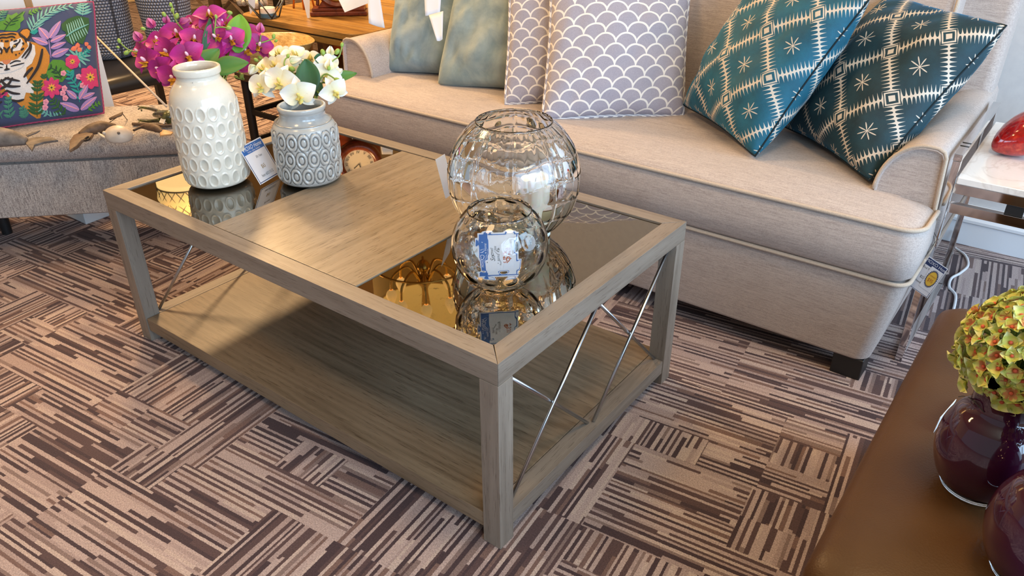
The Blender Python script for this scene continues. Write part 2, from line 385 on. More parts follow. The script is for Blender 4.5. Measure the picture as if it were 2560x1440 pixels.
M = dict(
    carpet=m_carpet(),
    wall=varied('wall_paint', hx('c9c8c8'), hx('cfcecd'), 30, 0.8), trim=simple('white_trim_paint', hx('dfe2e6'), 0.4),
    warmwall=varied('cream_wall_paint', hx('d9c79e'), hx('ddcca6'), 20, 0.8), ceil=simple('ceiling_paint', hx('dccaa4'), 0.9),
    woodx=m_wood('grey_oak_along', 'x', *GW), woody=m_wood('grey_oak_across', 'y', *GW), woodz=m_wood('grey_oak_upright', 'z', *GW),
    panel=m_wood('grey_oak_panel', 'y', hx('7d6f5c'), hx('8f806d'), hx('9a8a76'), 0.3, 1.2, 0.9, 0.0),
    shelf=m_wood('grey_oak_shelf', 'x', hx('6a5844'), hx('7f6c56'), hx('8c7961'), 0.4, 1.0, 0.6, 0.12),
    mirror=m_mirror(), steel=simple('brushed_steel', (0.55, 0.56, 0.58), 0.28, metal=1.0), dark=simple('dark_gap', (0.02, 0.018, 0.016), 0.7),
    linen=m_fabric('oatmeal_linen', hx('9f9089'), hx('c2b4ab'), 620, 0.4, streak=(0.3, 4, 4)), welt=m_fabric('oatmeal_welt', hx('b09d8b'), hx('c4b29f'), 900, 0.4),
    blackwood=simple('black_wood', (0.012, 0.011, 0.011), 0.45),
    tweed=m_fabric('beige_tweed', hx('6f6460'), hx('c9beb4'), 420, 0.6, streak=(5, 5, 0.35)),
    leather=None, chrome=simple('chrome', (0.72, 0.72, 0.73), 0.07, metal=1.0), marble=m_marble(),
    scallop=m_scallop(), lattice=m_lattice(), lattice_shaded=m_lattice('shaded_teal_velvet_lattice', '06262e', '0b3a45'), velvet=m_velvet('grey_teal_velvet', hx('6f858e'), hx('97a8ae'), hx('c6d4d8')), sage=m_velvet('sage_velvet', hx('788b8d'), hx('a2ada8'), hx('d0d8d0')),  # second lattice velvet: right pillow's shade and brushed nap painted into its colour
    strp=m_stripe('striped_piping', hx('a39da6'), hx('eae4de'), 60),
    paper=simple('white_card', hx('dddce0'), 0.6), blue=simple('blue_print', hx('2f62a5'), 0.5), navy=simple('navy_print', hx('1d2f5c'), 0.5), ink=simple('grey_ink', hx('55544f'), 0.6), gold=simple('gold_ink', hx('9a7a33'), 0.5), yellow=simple('yellow_sticker', hx('e0b23a'), 0.5), red_ink=simple('orange_ink', hx('b1561f'), 0.5),
    cream=m_ceramic('cream_glaze', hx('e3dac9'), hx('cbc2b0'), pool_shade=0.7), grey=m_ceramic('grey_glaze', hx('b3b2ad'), hx('4c4b49')), greyneck=varied('grey_neck_glaze', hx('8f9395'), hx('a9abaa'), 18, 0.2, coat=0.6),
    glass=None, wax=simple('ivory_wax', hx('efe6d4'), 0.5, sss=0.3), wick=simple('burnt_wick', (0.03, 0.025, 0.02), 0.9),
    cordm=simple('thin_cord', hx('3d3b38'), 0.8), whitecord=simple('white_cable', hx('e8e8ea'), 0.4),
    pink=m_petal('magenta_petal', hx('7a0c50'), hx('c42a8c')), pinkbud=m_petal('pink_bud', hx('b02a72'), hx('cc6fa2')), pinklip=simple('orchid_lip', hx('d99a2b'), 0.5), column=simple('orchid_column', hx('efc9de'), 0.5),
    wpetal=m_petal('white_petal', hx('e8dcae'), hx('f4efe6')), wlip=simple('yellow_lip', hx('e3d27a'), 0.5), gbud=simple('green_bud', hx('8fae4d'), 0.5), wbud=m_petal('cream_bud', hx('dfe0a8'), hx('f2ecd8')),
    leaf=m_petal('orchid_leaf', hx('2f6a2c'), hx('3f7a33')), leaflight=m_petal('light_orchid_leaf', hx('4f8a22'), hx('67a12e')), leafdark=m_petal('dark_orchid_leaf', hx('14402c'), hx('1f5a38')), stem=simple('green_stem', hx('7d9a48'), 0.5),
    hyd=None, hydc=simple('hydrangea_heart', hx('cf5a3f'), 0.6),
    purple=None, clearglass=None,
    red=None, oakwarm=m_wood('honey_oak', 'x', hx('6b4a22'), hx('9a7238'), hx('b0884a'), 0.35, 0.8, 0.6), oakbrown=m_wood('brown_wood', 'x', hx('2e1f17'), hx('46311f'), hx('573c26'), 0.4), mahog=m_wood('mahogany', 'x', hx('4a1f12'), hx('6b2e1b'), hx('7d3a22'), 0.25),
    bowlw=m_wood('spalted_wood', 'x', hx('a58248'), hx('d0ac6c'), hx('dcbd80'), 0.22, 3.0, 0.6), wicker=m_weave('grey_wicker', hx('4c5060'), hx('a3a8b8')), blackleather=simple('black_leather', (0.022, 0.018, 0.015), 0.35), irondark=simple('dark_iron', (0.035, 0.028, 0.024), 0.4, metal=0.6),
    gun=simple('gunmetal_wire', (0.16, 0.16, 0.15), 0.35, metal=0.9), tealcup=simple('blue_tealight_cup', hx('4d6a7a'), 0.4), copper=simple('copper', hx('c07a50'), 0.25, metal=1.0), dial=simple('clock_dial', hx('e6e0cc'), 0.4), brass=simple('brass', hx('b08d4a'), 0.25, metal=1.0),
    stone=varied('weathered_carved_wood', hx('5d544d'), hx('857a70'), 30, 0.7, 0.4), bark=varied('brown_carved_wood', hx('4a382b'), hx('6e5744'), 40, 0.6, 0.4), shell=varied('shell', hx('b3a293'), hx('d3c4b2'), 14, 0.4, 0.1), shellw=simple('shell_edge', hx('e2dcd4'), 0.4), mott=varied('mottled_bronze', hx('211f14'), hx('6b6a35'), 45, 0.3, 0.3, coat=0.5), ash=simple('pale_rod', hx('c3b4a6'), 0.6), tan=simple('tan_wood', hx('b0895a'), 0.5), palew=simple('pale_panel', hx('f0efee'), 0.6), blueplast=simple('white_block_paint', hx('dfe3e2'), 0.5),
)
def m_leather():
    g = G('espresso_leather'); v = g.n('TexVoronoi'); g.set(v.inputs['Vector'], g.co()); v.inputs['Scale'].default_value = 320
    g.bump(v.outputs[0], 0.25, 0.001); f = g.noise(g.co(), 5, 3)
    return g.p(col=g.ramp(f, [(0.3, hx('452c14')), (0.7, hx('53371b'))]), rough=0.42, spec=0.28)
M['leather'] = m_leather()
M['glass'] = simple('clear_glass', (0.985, 0.99, 0.985), 0.0, trans=1.0, ior=1.47)
M['clearglass'] = simple('clear_glass_base', (0.95, 0.95, 0.95), 0.02, trans=1.0, ior=1.5)
M['purple'] = simple('plum_glass', hx('3a0f2c'), 0.07, coat=0.8, coatr=0.03)
M['plumin'] = simple('plum_glass_inner', (0.05, 0.008, 0.02), 0.3)
def m_red():
    g = G('red_glaze'); f = g.noise(g.co(), 70, 5, 0.7)
    return g.p(col=g.ramp(f, [(0.3, hx('7a0c0c')), (0.55, hx('b4150f')), (0.72, hx('c9432a'))]), rough=0.12, coat=0.8)
M['red'] = m_red()
def m_hyd():
    g = G('hydrangea_petal'); q = g.xyz(g.co('UV')); oi = g.n('ObjectInfo'); rnd = oi.outputs['Random']
    f = g.noise(g.co(), 60, 3)
    t = g.ma('ADD', q[1], g.ma('MULTIPLY', g.ma('SUBTRACT', rnd, 0.6), 0.55))
    c = g.ramp(t, [(0.0, hx('c0503a')), (0.16, hx('c4603f')), (0.26, hx('d6c466')), (0.45, hx('d2cc62')), (0.66, hx('b9c64e')), (0.95, hx('e6e3a6'))])
    return g.p(col=g.mix(0.25, c, g.ramp(f, [(0.35, hx('8f9f2a')), (0.65, hx('e0d890'))])), rough=0.6, sss=0.05)
M['hyd'] = m_hyd()
# ================================================================== setting
def struct(name, mb, mat, smooth=False, **k):
    o = mb.build(name, mat, None, smooth, base=(0, 0, 0), **k); o['kind'] = 'structure'; return o
XL, XR, YB, YF, WY = -5.6, 4.1, 4.4, -4.5, 2.2
struct('floor', MB().box(((XL + XR) / 2, (YB + YF) / 2, -0.05), (XR - XL, YB - YF, 0.1)), M['carpet'])
struct('ceiling', MB().box(((XL + XR) / 2, (YB + YF) / 2, CEIL_Z + 0.05), (XR - XL, YB - YF, 0.1)), M['ceil'])
struct('wall_back', MB().box(((XR - 0.15) / 2, WY + 0.06, CEIL_Z / 2), (XR + 0.15, 0.12, CEIL_Z)), M['wall'])
struct('wall_rear', MB().box(((XL - 0.15) / 2, YB + 0.05, CEIL_Z / 2), (-0.15 - XL, 0.1, CEIL_Z)), M['warmwall'])
struct('wall_return', MB().box((-0.2, (WY + YB) / 2 + .1, CEIL_Z / 2), (0.1, YB - WY, CEIL_Z)), M['warmwall'])
struct('wall_left', MB().box((XL - 0.05, (YB + YF) / 2, CEIL_Z / 2), (0.1, YB - YF, CEIL_Z)), M['warmwall'])
# baseboard with its moulded top
prof = [(0, 0), (-0.018, 0), (-0.018, 0.085), (-0.024, 0.09), (-0.024, 0.10), (-0.012, 0.108), (-0.012, 0.128), (-0.02, 0.134), (-0.014, 0.15), (0, 0.152)]
bb = MB().rings([[V((x, WY - 0.001 + a, z)) for a, z in prof] for x in (-0.15, XR)], cap=True)
struct('baseboard_back', bb, M['trim'])
# shop-window wall on the right: piers, sill, head, mullions
wy0 = [(-2.75, -1.35), (-1.15, 0.25), (0.45, 1.85)]
rw = MB(); ys = [YF] + [q for a in wy0 for q in a] + [WY]
for i in range(0, len(ys), 2): rw.box((XR + 0.07, (ys[i] + ys[i + 1]) / 2, CEIL_Z / 2), (0.14, ys[i + 1] - ys[i], CEIL_Z))
for a, b in wy0:
    rw.box((XR + 0.07, (a + b) / 2, 0.28), (0.14, b - a, 0.56)); rw.box((XR + 0.07, (a + b) / 2, (2.52 + CEIL_Z) / 2), (0.14, b - a, CEIL_Z - 2.52))
struct('wall_right', rw, M['wall'])
for k, (a, b) in enumerate(wy0):
    wf = MB()
    for y in (a + 0.025, (a + b) / 2, b - 0.025): wf.box((XR + 0.05, y, 1.54), (0.06, 0.05, 1.96))
    for z in (0.585, 1.75, 2.495): wf.box((XR + 0.05, (a + b) / 2, z), (0.05, b - a, 0.05))
    struct('window_%d' % (k + 1), wf, M['trim'])
# ================================================================== coffee table
L, W, H, T, LW, FW, M1, M2 = 1.3818, 0.7722, 0.48, 0.0505, 0.0463, 0.0466, 0.4403, 0.9574
ct = thing('coffee_table', (L / 2, W / 2, 0), 'large weathered grey-oak coffee table with inset mirror glass ends and a lower shelf', 'coffee table')
I = FW
for (poly, m) in (([(0, 0), (L, 0), (L - I, I), (I, I)], 'woodx'), ([(L, 0), (L, W), (L - I, W - I), (L - I, I)], 'woody'),
                  ([(L, W), (0, W), (I, W - I), (L - I, W - I)], 'woodx'), ([(0, W), (0, 0), (I, I), (I, W - I)], 'woody')):
    cx = sum(p[0] for p in poly) / 4; cy = sum(p[1] for p in poly) / 4
    poly = [(p[0] + (0.0006 if p[0] < cx else -0.0006), p[1] + (0.0006 if p[1] < cy else -0.0006)) for p in poly]
    MB().prism(poly, H - T, H, 0.0016, 2).build('top_rail', M[m], ct, auto=30)
g_ = 0.0022
MB().box(((M1 + M2) / 2, W / 2, H - 0.012), (M2 - M1 - g_, W - 2 * I - 2 * g_, 0.021), 0.001).build('center_panel', M['panel'], ct, auto=30)
for a, b in ((I, M1), (M2, L - I)):
    MB().box(((a + b) / 2, W / 2, H - 0.0105), (b - a - 2 * g_, W - 2 * I - 2 * g_, 0.012)).build('glass_panel', M['mirror'], ct, False)
MB().box((L / 2, W / 2, H - 0.036), (L - 2 * I + 0.01, W - 2 * I + 0.01, 0.016)).build('top_underside', M['dark'], ct, False)
for sx in (0, 1):
    for sy in (0, 1):
        MB().box((LW / 2 + sx * (L - LW), LW / 2 + sy * (W - LW), (H - T) / 2), (LW, LW, H - T - 0.0006), 0.0018).build('leg', M['woodz'], ct, auto=30)
MB().box((L / 2, W / 2, 0.0585), (L - 2 * 0.0475, W - 0.006, 0.041), 0.0015).build('shelf', M['shelf'], ct, auto=30)
for sx in (0, 1):   # rails that carry the shelf at each end
    MB().box((0.024 + sx * (L - 0.048), W / 2, 0.0585), (0.044, W - 2 * LW - 0.001, 0.041), 0.0015).build('shelf_rail', M['woody'], ct, auto=30)
y0, ym, y1 = LW, W / 2, W - LW
for x in (0.023, L - 0.023):
    for (a, b) in ((y0, ym), (ym, y1)):
        MB().tube([(x + 0.0042, a + 0.008, 0.079), (x + 0.0042, b + 0.004, H - T)], 0.0046, 12).build('brace_rod', M['steel'], ct)
        MB().tube([(x - 0.0046, a, H - T - 0.005), (x - 0.0046, b - 0.004, 0.079)], 0.0044, 12).build('brace_rod', M['steel'], ct)
# ================================================================== sofa
SX0, SX1 = -0.345, 1.865
so = thing('sofa', ((SX0 + SX1) / 2, 1.5, 0), 'oatmeal linen sofa with piped seat cushion behind the coffee table', 'sofa')
def stack(levels, x0, x1, y0, y1, r, n=6, seed=None):
    """levels: (z, inset front/sides, radius change)"""
    mb = MB(); rs = []
    for (z, i, *rest) in levels:
        ri = max(0.004, r + (rest[0] if rest else 0))
        pts = rrect(x0 + i, x1 - i, y0 + i, y1 - i * 0.2, ri, n)
        rs.append([V((p[0], p[1], z)) for p in pts])
    return mb.rings(rs)
def stack_free(levels, n=6):
    rs = [[V((p[0], p[1], z)) for p in rrect(x0, x1, y0, y1, r, n)] for (z, x0, x1, y0, y1, r) in levels]
    return MB().rings(rs)
b_lv = []
for (z, dx, dy) in ((0.065, -0.048, 0.018), (0.072, -0.043, 0.013), (0.19, -0.022, 0.004), (0.29, -0.006, 0.0), (0.325, 0.004, 0.002)):
    b_lv.append((z, SX0 - dx, SX1 + dx, 1.052 + dy, 2.0, 0.035))
sb = stack_free(b_lv).build('base', M['linen'], so, auto=50)
q_ = rrect(SX0 - 0.006, SX1 + 0.006, 1.049, 2.0, 0.036)
def welt_loop(z, x0, x1, ya, yb, r, rad=0.0062):
    pts = [V((p[0], p[1], z)) for p in rrect(x0, x1, ya, yb, r, 8)]
    return MB().tube(pts, rad, 8, close=True)
welt_loop(0.327, SX0 - 0.004, SX1 + 0.004, 1.046, 1.99, 0.04).build('welt', M['welt'], sb)
# seat cushion, T-shaped: the front nose runs in front of the arms
CX0, CX1, CY0 = SX0 - 0.004, SX1 + 0.006, 1.036
def seat_cushion():
    mb = MB(); nx, ny = 72, 26
    lv = []
    for (z, i, ra) in ((0.333, 0.012, 0.045), (0.345, 0.0, 0.05), (0.40, -0.007, 0.055), (0.455, -0.004, 0.055), (0.476, 0.003, 0.052), (0.486, 0.010, 0.05), (0.494, 0.024, 0.05), (0.500, 0.05, 0.05), (0.503, 0.10, 0.05), (0.505, 0.17, 0.05), (0.505, 0.24, 0.05), (0.505, 0.30, 0.04), (0.505, 0.325, .02)):
        lv.append((z, CX0 + i, CX1 - i, CY0 + i, 1.73 - i, ra))
    rs = []
    for (z, x0, x1, ya, yb, r) in lv:
        base = [V((p[0], p[1], 0)) for p in rrect(x0, x1, ya, yb, r, 8)]
        pts = []
        for k in range(len(base)):      # subdivide the long sides so that the top can undulate
            a, b = base[k], base[(k + 1) % len(base)]
            m = max(1, 24 if (b - a).length > 0.9 else 8 if (b - a).length > 0.15 else 1)
            m = 24 if k in (35, 17) else (8 if k in (8, 26) else 1)
            if m == 8:
                last = 0.0
                for ya_ in (([None] + [1.14, 1.203, 1.2065, 1.3, 1.45, 1.6, 1.66]) if b.y > a.y else ([None] + [1.66, 1.6, 1.45, 1.3, 1.2065, 1.203, 1.14])):
                    t = 0.0 if ya_ is None else min(0.995, max(last + 0.001, (ya_ - a.y) / (b.y - a.y))); last = t; pts.append(a.lerp(b, t))
            else:
                for t in range(m): pts.append(a.lerp(b, t / m))
        for p in pts:
            if p.y > 1.205: p.x = min(max(p.x, SX0 + 0.075), SX1 - 0.085)
        rs.append([V((p.x, p.y, z + (0.006 * noise.noise(V((p.x * 3.1, p.y * 4, 1))) if z > 0.48 else 0))) for p in pts])
    return mb.rings(rs)
sc = seat_cushion().build('seat_cushion', M['linen'], so)
_q = rrect(CX0 - 0.001, CX1 + 0.001, CY0 - 0.001, 1.70, 0.054, 8)
MB().tube([V((p[0], p[1], 0.482)) for p in [(CX0 - 0.001, 1.203)] + _q[27:] + _q[:9] + [(CX1 + 0.001, 1.203)]], 0.006, 8).build('welt', M['welt'], sc)
# arms: a quarter-round profile run back along y
def arm(sgn):
    P = []
    for k in range(13):
        a = radians(180 - 90 * k / 12); P.append((0.105 * cos(a), 0.505 + 0.137 * sin(a)))
    P += [(0.022, 0.641), (0.037, 0.634), (0.044, 0.62), (0.047, 0.56), (0.051, 0.49), (0.054, 0.40), (0.056, 0.335), (-0.105, 0.335)]
    X = 1.812; C = 0.76
    P = [((X + a if sgn > 0 else 2 * C - (X + a)), z) for a, z in P]
    mid = (sum(p[0] for p in P) / len(P), 0.5)
    rs = []
    for (y, k) in ((1.214, 0.90), (1.204, 0.955), (1.206, 0.985), (1.216, 1.0), (1.5, 1.0), (1.8, 1.0), (1.985, 1.0)):
        rs.append([V((mid[0] + (x - mid[0]) * k, y, mid[1] + (z - mid[1]) * (k if z > 0.35 else 1))) for x, z in P])
    o = MB().rings(rs).build('arm', M['linen'], so, auto=55)
    MB().tube([V((x, 1.208, z)) for x, z in P[:-2]], 0.005, 8).build('welt', M['welt'], o)
arm(1); arm(-1)
# back: one long tight back between the arms in front of the frame
def back_block(x0, x1, yf0, yf1, yb0, yb1, z0, z1, r, name):
    rs = []
    N = 8
    for j in range(N + 1):
        t = j / N; z = z0 + (z1 - z0) * t; ya = yf0 + (yf1 - yf0) * t; yb = yb0 + (yb1 - yb0) * t
        rs.append([V((p[0], p[1], z)) for p in rrect(x0, x1, ya - 0.012 * sin(pi * t), yb, r, 5)])
    top = rs[-1]; cx = (x0 + x1) / 2; cy = (yf1 + yb1) / 2
    for (k, dz) in ((0.96, 0.02), (0.85, 0.034), (0.6, 0.04)):
        rs.append([V((cx + (p.x - cx) * (1 - (1 - k) * 0.12), cy + (p.y - cy) * k, z1 + dz)) for p in top])
    return MB().rings(rs).build(name, M['linen'], so, auto=55)
back_block(SX0 + 0.145, SX1 - 0.155, 1.68, 1.80, 1.86, 1.93, 0.47, 0.985, 0.035, 'back_cushion')
fr = back_block(SX0 + 0.012, SX1 - 0.016, 1.84, 1.90, 1.985, 2.04, 0.335, 0.955, 0.03, 'back_frame')
MB().tube([(SX1 - 0.160, 1.677 + 0.12 * t, 0.50 + 0.5 * t) for t in (0, .25, .5, .75, 1)], 0.005, 8).build('welt', M['welt'], so)
for x in (1.731, SX0 + 0.05):
    for y in (1.069, 1.88):
        MB().prism([(x + 0.002, y + 0.002), (x + 0.083, y + 0.002), (x + 0.083, y + 0.083), (x + 0.002, y + 0.083)], 0.0, 0.066, 0.002).build('foot', M['blackwood'], so, auto=30)
# ================================================================== pillows
class Surf:
    def __init__(s, BL, BR, TR, TL, thick, pinch=0.07, pw=0.42, wr=0.0, seed=0, sag=0.0, cr=0.02, grow=1.0):
        s.cr = cr
        s.c = [V(q) for q in (BL, BR, TR, TL)]; m_ = sum(s.c, V((0, 0, 0))) / 4; s.c = [m_ + (q - m_) * grow for q in s.c]; s.T = thick; s.pi = pinch; s.pw = pw; s.wr = wr; s.seed = seed; s.sag = sag
        s.n = (s.c[1] - s.c[0]).cross(s.c[3] - s.c[0]).normalized()
    def base(s, u, v):
        uu = u * (1 - s.pi * (1 - v * v)) ; vv = v * (1 - s.pi * (1 - u * u))
        k = 1 - s.cr * (u * u * v * v) ** 3; uu *= k; vv *= k
        a, b = (uu + 1) / 2, (vv + 1) / 2
        return (s.c[0] * (1 - a) + s.c[1] * a) * (1 - b) + (s.c[3] * (1 - a) + s.c[2] * a) * b
    def h(s, u, v):
        e = max(0.0, (1 - u * u) * (1 - v * v)); q = e ** s.pw
        hh = s.T / 2 * q * (1 - s.sag * v)
        if s.wr: hh += s.wr * noise.noise(V((u * 2.6 + s.seed, v * 2.6, s.seed * 3.1))) * min(1, 4 * e) + s.wr * 0.45 * noise.noise(V((u * 7 + s.seed, v * 5, 9))) * min(1, 4 * e)
        return hh
    def at(s, u, v, off=0.0, side=1): return s.base(u, v) + s.n * side * (s.h(u, v) + off)
    def mesh(s, N=34):
        vs, uv, f = [], [], []; idx = {}
        for side in (1, -1):
            for j in range(N + 1):
                for i in range(N + 1):
                    e = i in (0, N) or j in (0, N)
                    if e and side < 0: idx[(side, i, j)] = idx[(1, i, j)]; continue
                    u = sin(pi * (i / N - 0.5)); v = sin(pi * (j / N - 0.5))
                    u = 0.55 * u + 0.45 * (2 * i / N - 1); v = 0.55 * v + 0.45 * (2 * j / N - 1)
                    idx[(side, i, j)] = len(vs); vs.append(s.at(u, v, 0, side)); uv.append(((u + 1) / 2, (v + 1) / 2))
            for j in range(N):
                for i in range(N):
                    q = [idx[(side, i, j)], idx[(side, i + 1, j)], idx[(side, i + 1, j + 1)], idx[(side, i, j + 1)]]
                    f.append(q if side > 0 else q[::-1])
        # the print follows the cloth: measure along the surface, not across it
        uv = [None] * len(vs)
        for side in (1, -1):
            cu_, cv_ = {}, {}
            for j in range(N + 1):
                L_ = [0]
                for i in range(N): L_.append(L_[-1] + (vs[idx[(side, i + 1, j)]] - vs[idx[(side, i, j)]]).length)
                for i in range(N + 1): cu_[(i, j)] = L_[i] / L_[-1]
            for i in range(N + 1):
                L_ = [0]
                for j in range(N): L_.append(L_[-1] + (vs[idx[(side, i, j + 1)]] - vs[idx[(side, i, j)]]).length)
                for j in range(N + 1): cv_[(i, j)] = L_[j] / L_[-1]
            for k in cu_:
                if uv[idx[(side, *k)]] is None: uv[idx[(side, *k)]] = (cu_[k], cv_[k])
        m = MB(); m.add(vs, f, uv); return m
    def edge(s, n=24):
        P = []
        for k in range(4):
            for t in range(n):
                a = -1 + 2 * t / n
                u, v = [(a, -1), (1, a), (-a, 1), (-1, -a)][k]
                P.append(s.base(u, v))
        return P
def pillow(name, label, sf, mat, cat='pillow', group=None):
    lo = min(sf.c, key=lambda q: q.z)
    t = thing(name, ((sf.c[0] + sf.c[1]) / 2).to_tuple(), label, cat, group)
    sf.mesh().build('cover', mat, t, uv=True)
    return t
def loop_uv_tube(P, r, n, mat, name, parent, rep=1.0):
    mb = MB().tube(P, r, n, close=True); m = len(P)
    mb.uv = [(j / m * rep, i / n) for j in range(m) for i in range(n)]
    return mb.build(name, mat, parent, uv=True)
Z0 = 0.507
tA = Surf((1.008, 1.512, Z0 + 0.032), (1.372, 1.222, Z0 + 0.018), (1.543, 1.414, 0.941), (1.18, 1.704, 0.962), 0.24, 0.065, 0.46, 0.014, 3, grow=1.045)
pA = pillow('throw_pillow', 'teal velvet pillow with cream diamond lattice leaning in front of its shaded twin', tA, M['lattice'], group='teal lattice pillows')
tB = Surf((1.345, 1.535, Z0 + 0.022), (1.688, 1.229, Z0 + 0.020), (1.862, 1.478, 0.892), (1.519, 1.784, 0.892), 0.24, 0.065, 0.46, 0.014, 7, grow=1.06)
pB = pillow('throw_pillow', 'teal velvet lattice pillow resting against the right sofa arm', tB, M['lattice_shaded'], group='teal lattice pillows')
seam_m = simple('dark_teal_seam', hx('041c24'), 0.9)
for sf_, p_o in ((tA, pA), (tB, pB)): MB().tube(sf_.edge(), 0.0028, 6, close=True).build('seam', seam_m, p_o)
sB = Surf((0.655, 1.185, Z0 - 0.002), (1.003, 1.50, Z0 - 0.002), (0.875, 1.725, 0.935), (0.527, 1.41, 0.935), 0.19, 0.05, 0.45, 0.012, 11, grow=1.04)
pC = pillow('throw_pillow', 'large lilac-grey scallop-print pillow at the middle of the sofa, in front', sB, M['scallop'], group='scallop print pillows')
loop_uv_tube(sB.edge(), 0.0062, 8, M['strp'], 'piping', pC)
sA = Surf((0.455, 1.225, Z0 - 0.002), (0.775, 1.53, Z0), (0.645, 1.735, 0.95), (0.325, 1.43, 0.95), 0.14, 0.045, 0.45, 0.01, 17)
pD = pillow('throw_pillow', 'scallop-print pillow half hidden behind the larger scallop-print one', sA, M['scallop'], group='scallop print pillows')
loop_uv_tube(sA.edge(), 0.006, 8, M['strp'], 'piping', pD)
sS = Surf((0.078, 1.29, Z0 - 0.004), (0.53, 1.46, Z0), (0.47, 1.72, 0.97), (0.02, 1.55, 0.97), 0.18, 0.05, 0.42, 0.024, 23, cr=0.05, grow=1.03)
pE = pillow('throw_pillow', 'sage grey velvet pillow beside the scallop-print pillows', sS, M['sage'], group='plain velvet pillows')
sV = Surf((-0.20, 1.305, Z0 + 0.004), (0.13, 1.46, Z0), (0.045, 1.72, 0.93), (-0.325, 1.55, 0.93), 0.16, 0.05, 0.42, 0.026, 31, cr=0.05, grow=1.03)
pF = pillow('throw_pillow', 'grey-teal velvet pillow at the left end of the sofa by the arm', sV, M['velvet'], group='plain velvet pillows')
def sheet(P, N=5, th=0.0008, curl=0.0):
    """a thin sheet between four corners"""
    P = [V(p) for p in P]; n = (P[1] - P[0]).cross(P[3] - P[0]).normalized(); vs = []
    for s_ in (0, 1):
        for j in range(N + 1):
            for i in range(N + 1):
                a, b = i / N, j / N
                p = (P[0] * (1 - a) + P[1] * a) * (1 - b) + (P[3] * (1 - a) + P[2] * a) * b
                vs.append(p + n * (curl * sin(pi * a) * b + (th if s_ else -th)))
    f = []; K = (N + 1) ** 2
    for j in range(N):
        for i in range(N):
            a = j * (N + 1) + i; f.append([a, a + N + 1, a + N + 2, a + 1]); f.append([K + a, K + a + 1, K + a + N + 2, K + a + N + 1])
    bd = [i for i in range(N + 1)] + [j * (N + 1) + N for j in range(1, N + 1)] + [N * (N + 1) + i for i in range(N - 1, -1, -1)] + [j * (N + 1) for j in range(N - 1, 0, -1)]
    for k in range(len(bd)): a, b = bd[k], bd[(k + 1) % len(bd)]; f.append([a, b, b + K, a + K])
    return MB().add(vs, f)
# sewn-in white labels of the two velvet pillows
def onsurf(px, y): return ony(px[0], px[1], y)
lab = [atd(1060, -20, 2.93), atd(1078, 30, 2.93), atd(1080, 42, 2.92), atd(1062, 42, 2.92)]
sheet([atd(1072, 38, 2.86), atd(1108, 28, 2.86), atd(1106, 98, 2.83), atd(1092, 102, 2.83)], curl=0.006).build('care_tag', M['paper'], pE)
sheet([atd(1060, -30, 2.88), atd(1105, -34, 2.88), atd(1100, 30, 2.86), atd(1063, 40, 2.86)], curl=0.004).build('care_tag', M['paper'], pE)
sheet([atd(918, -20, 3.02), atd(948, -20, 3.02), atd(962, 70, 3.0), atd(922, 58, 3.0)], curl=0.006).build('care_tag', M['paper'], pF)
# ================================================================== ceramic vases on the table
def oval_relief(rows, cols, z0, dz, aw, ah, prof, stag=0.5):
    """raised or sunk ovals laid out around the body"""
    def fn(a, r, z):
        j = round((z - z0) / dz)
        if j < 0 or j >= rows: return 0
        s = a / (2 * pi) * cols + (stag if j % 2 else 0); ds = (s - round(s)) * 2 * pi / cols * r
        e = sqrt((ds / aw) ** 2 + ((z - z0 - j * dz) / ah) ** 2)
        return prof(e)
    return fn
def dense(prof, step=0.0019):
    out = []
    for (a, b) in zip(prof, prof[1:]):
        m = max(1, int(sqrt((a[0] - b[0]) ** 2 + (a[1] - b[1]) ** 2) / step))
        for k in range(m): out.append((a[0] + (b[0] - a[0]) * k / m, a[1] + (b[1] - a[1]) * k / m))
    return out + [prof[-1]]
def curve_prof(P, n=6): return [(p.x, p.z) for p in smoothpath([V((a, 0, b)) for a, b in P], n)]
def vase(name, label, c, outer, inner, mat, fn, group=None, n=300, neck=None):
    t = thing(name, c, label, 'vase', group)
    body = dense(curve_prof(outer))
    pr_ = [(0.001, 0.0), (outer[0][0] * 0.6, 0.0)] + body
    m = MB(); m.lathe(pr_, c, n, fn); m.uv = [(max(0.0, min(1.0, 0.5 + fn(2 * pi * k / n, r, z) / 0.006)), 0.0) for (r, z) in pr_ for k in range(n)]
    k0 = len(m.uv); m.lathe(curve_prof(inner), c, n); m.uv[k0:] = [(0.5, 0.0)] * (len(m.v) - k0)
    m.build('body', mat, t, uv=True)
    return t
TW = (0.197, 0.237, 0.481)
tall = [(0.062, 0.0), (0.079, 0.004), (0.086, 0.016), (0.0895, 0.05), (0.090, 0.12), (0.0875, 0.195), (0.086, 0.225), (0.080, 0.252), (0.068, 0.272), (0.0585, 0.283), (0.0555, 0.289), (0.0555, 0.298), (0.0595, 0.302), (0.060, 0.315), (0.057, 0.319), (0.052, 0.318)]
dent = lambda e: (0.0022 if 0.8 < e < 1.1 else 0) * (1 - abs(e - 0.95) / 0.15) - (0.0022 * (1 - (e / 0.85) ** 2) + 0.0006 if e < 0.85 else 0)
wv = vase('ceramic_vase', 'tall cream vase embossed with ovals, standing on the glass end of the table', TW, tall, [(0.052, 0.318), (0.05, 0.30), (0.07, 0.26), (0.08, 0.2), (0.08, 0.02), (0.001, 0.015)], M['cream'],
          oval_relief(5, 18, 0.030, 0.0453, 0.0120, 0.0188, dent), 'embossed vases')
TG = (0.396, 0.402, 0.481)
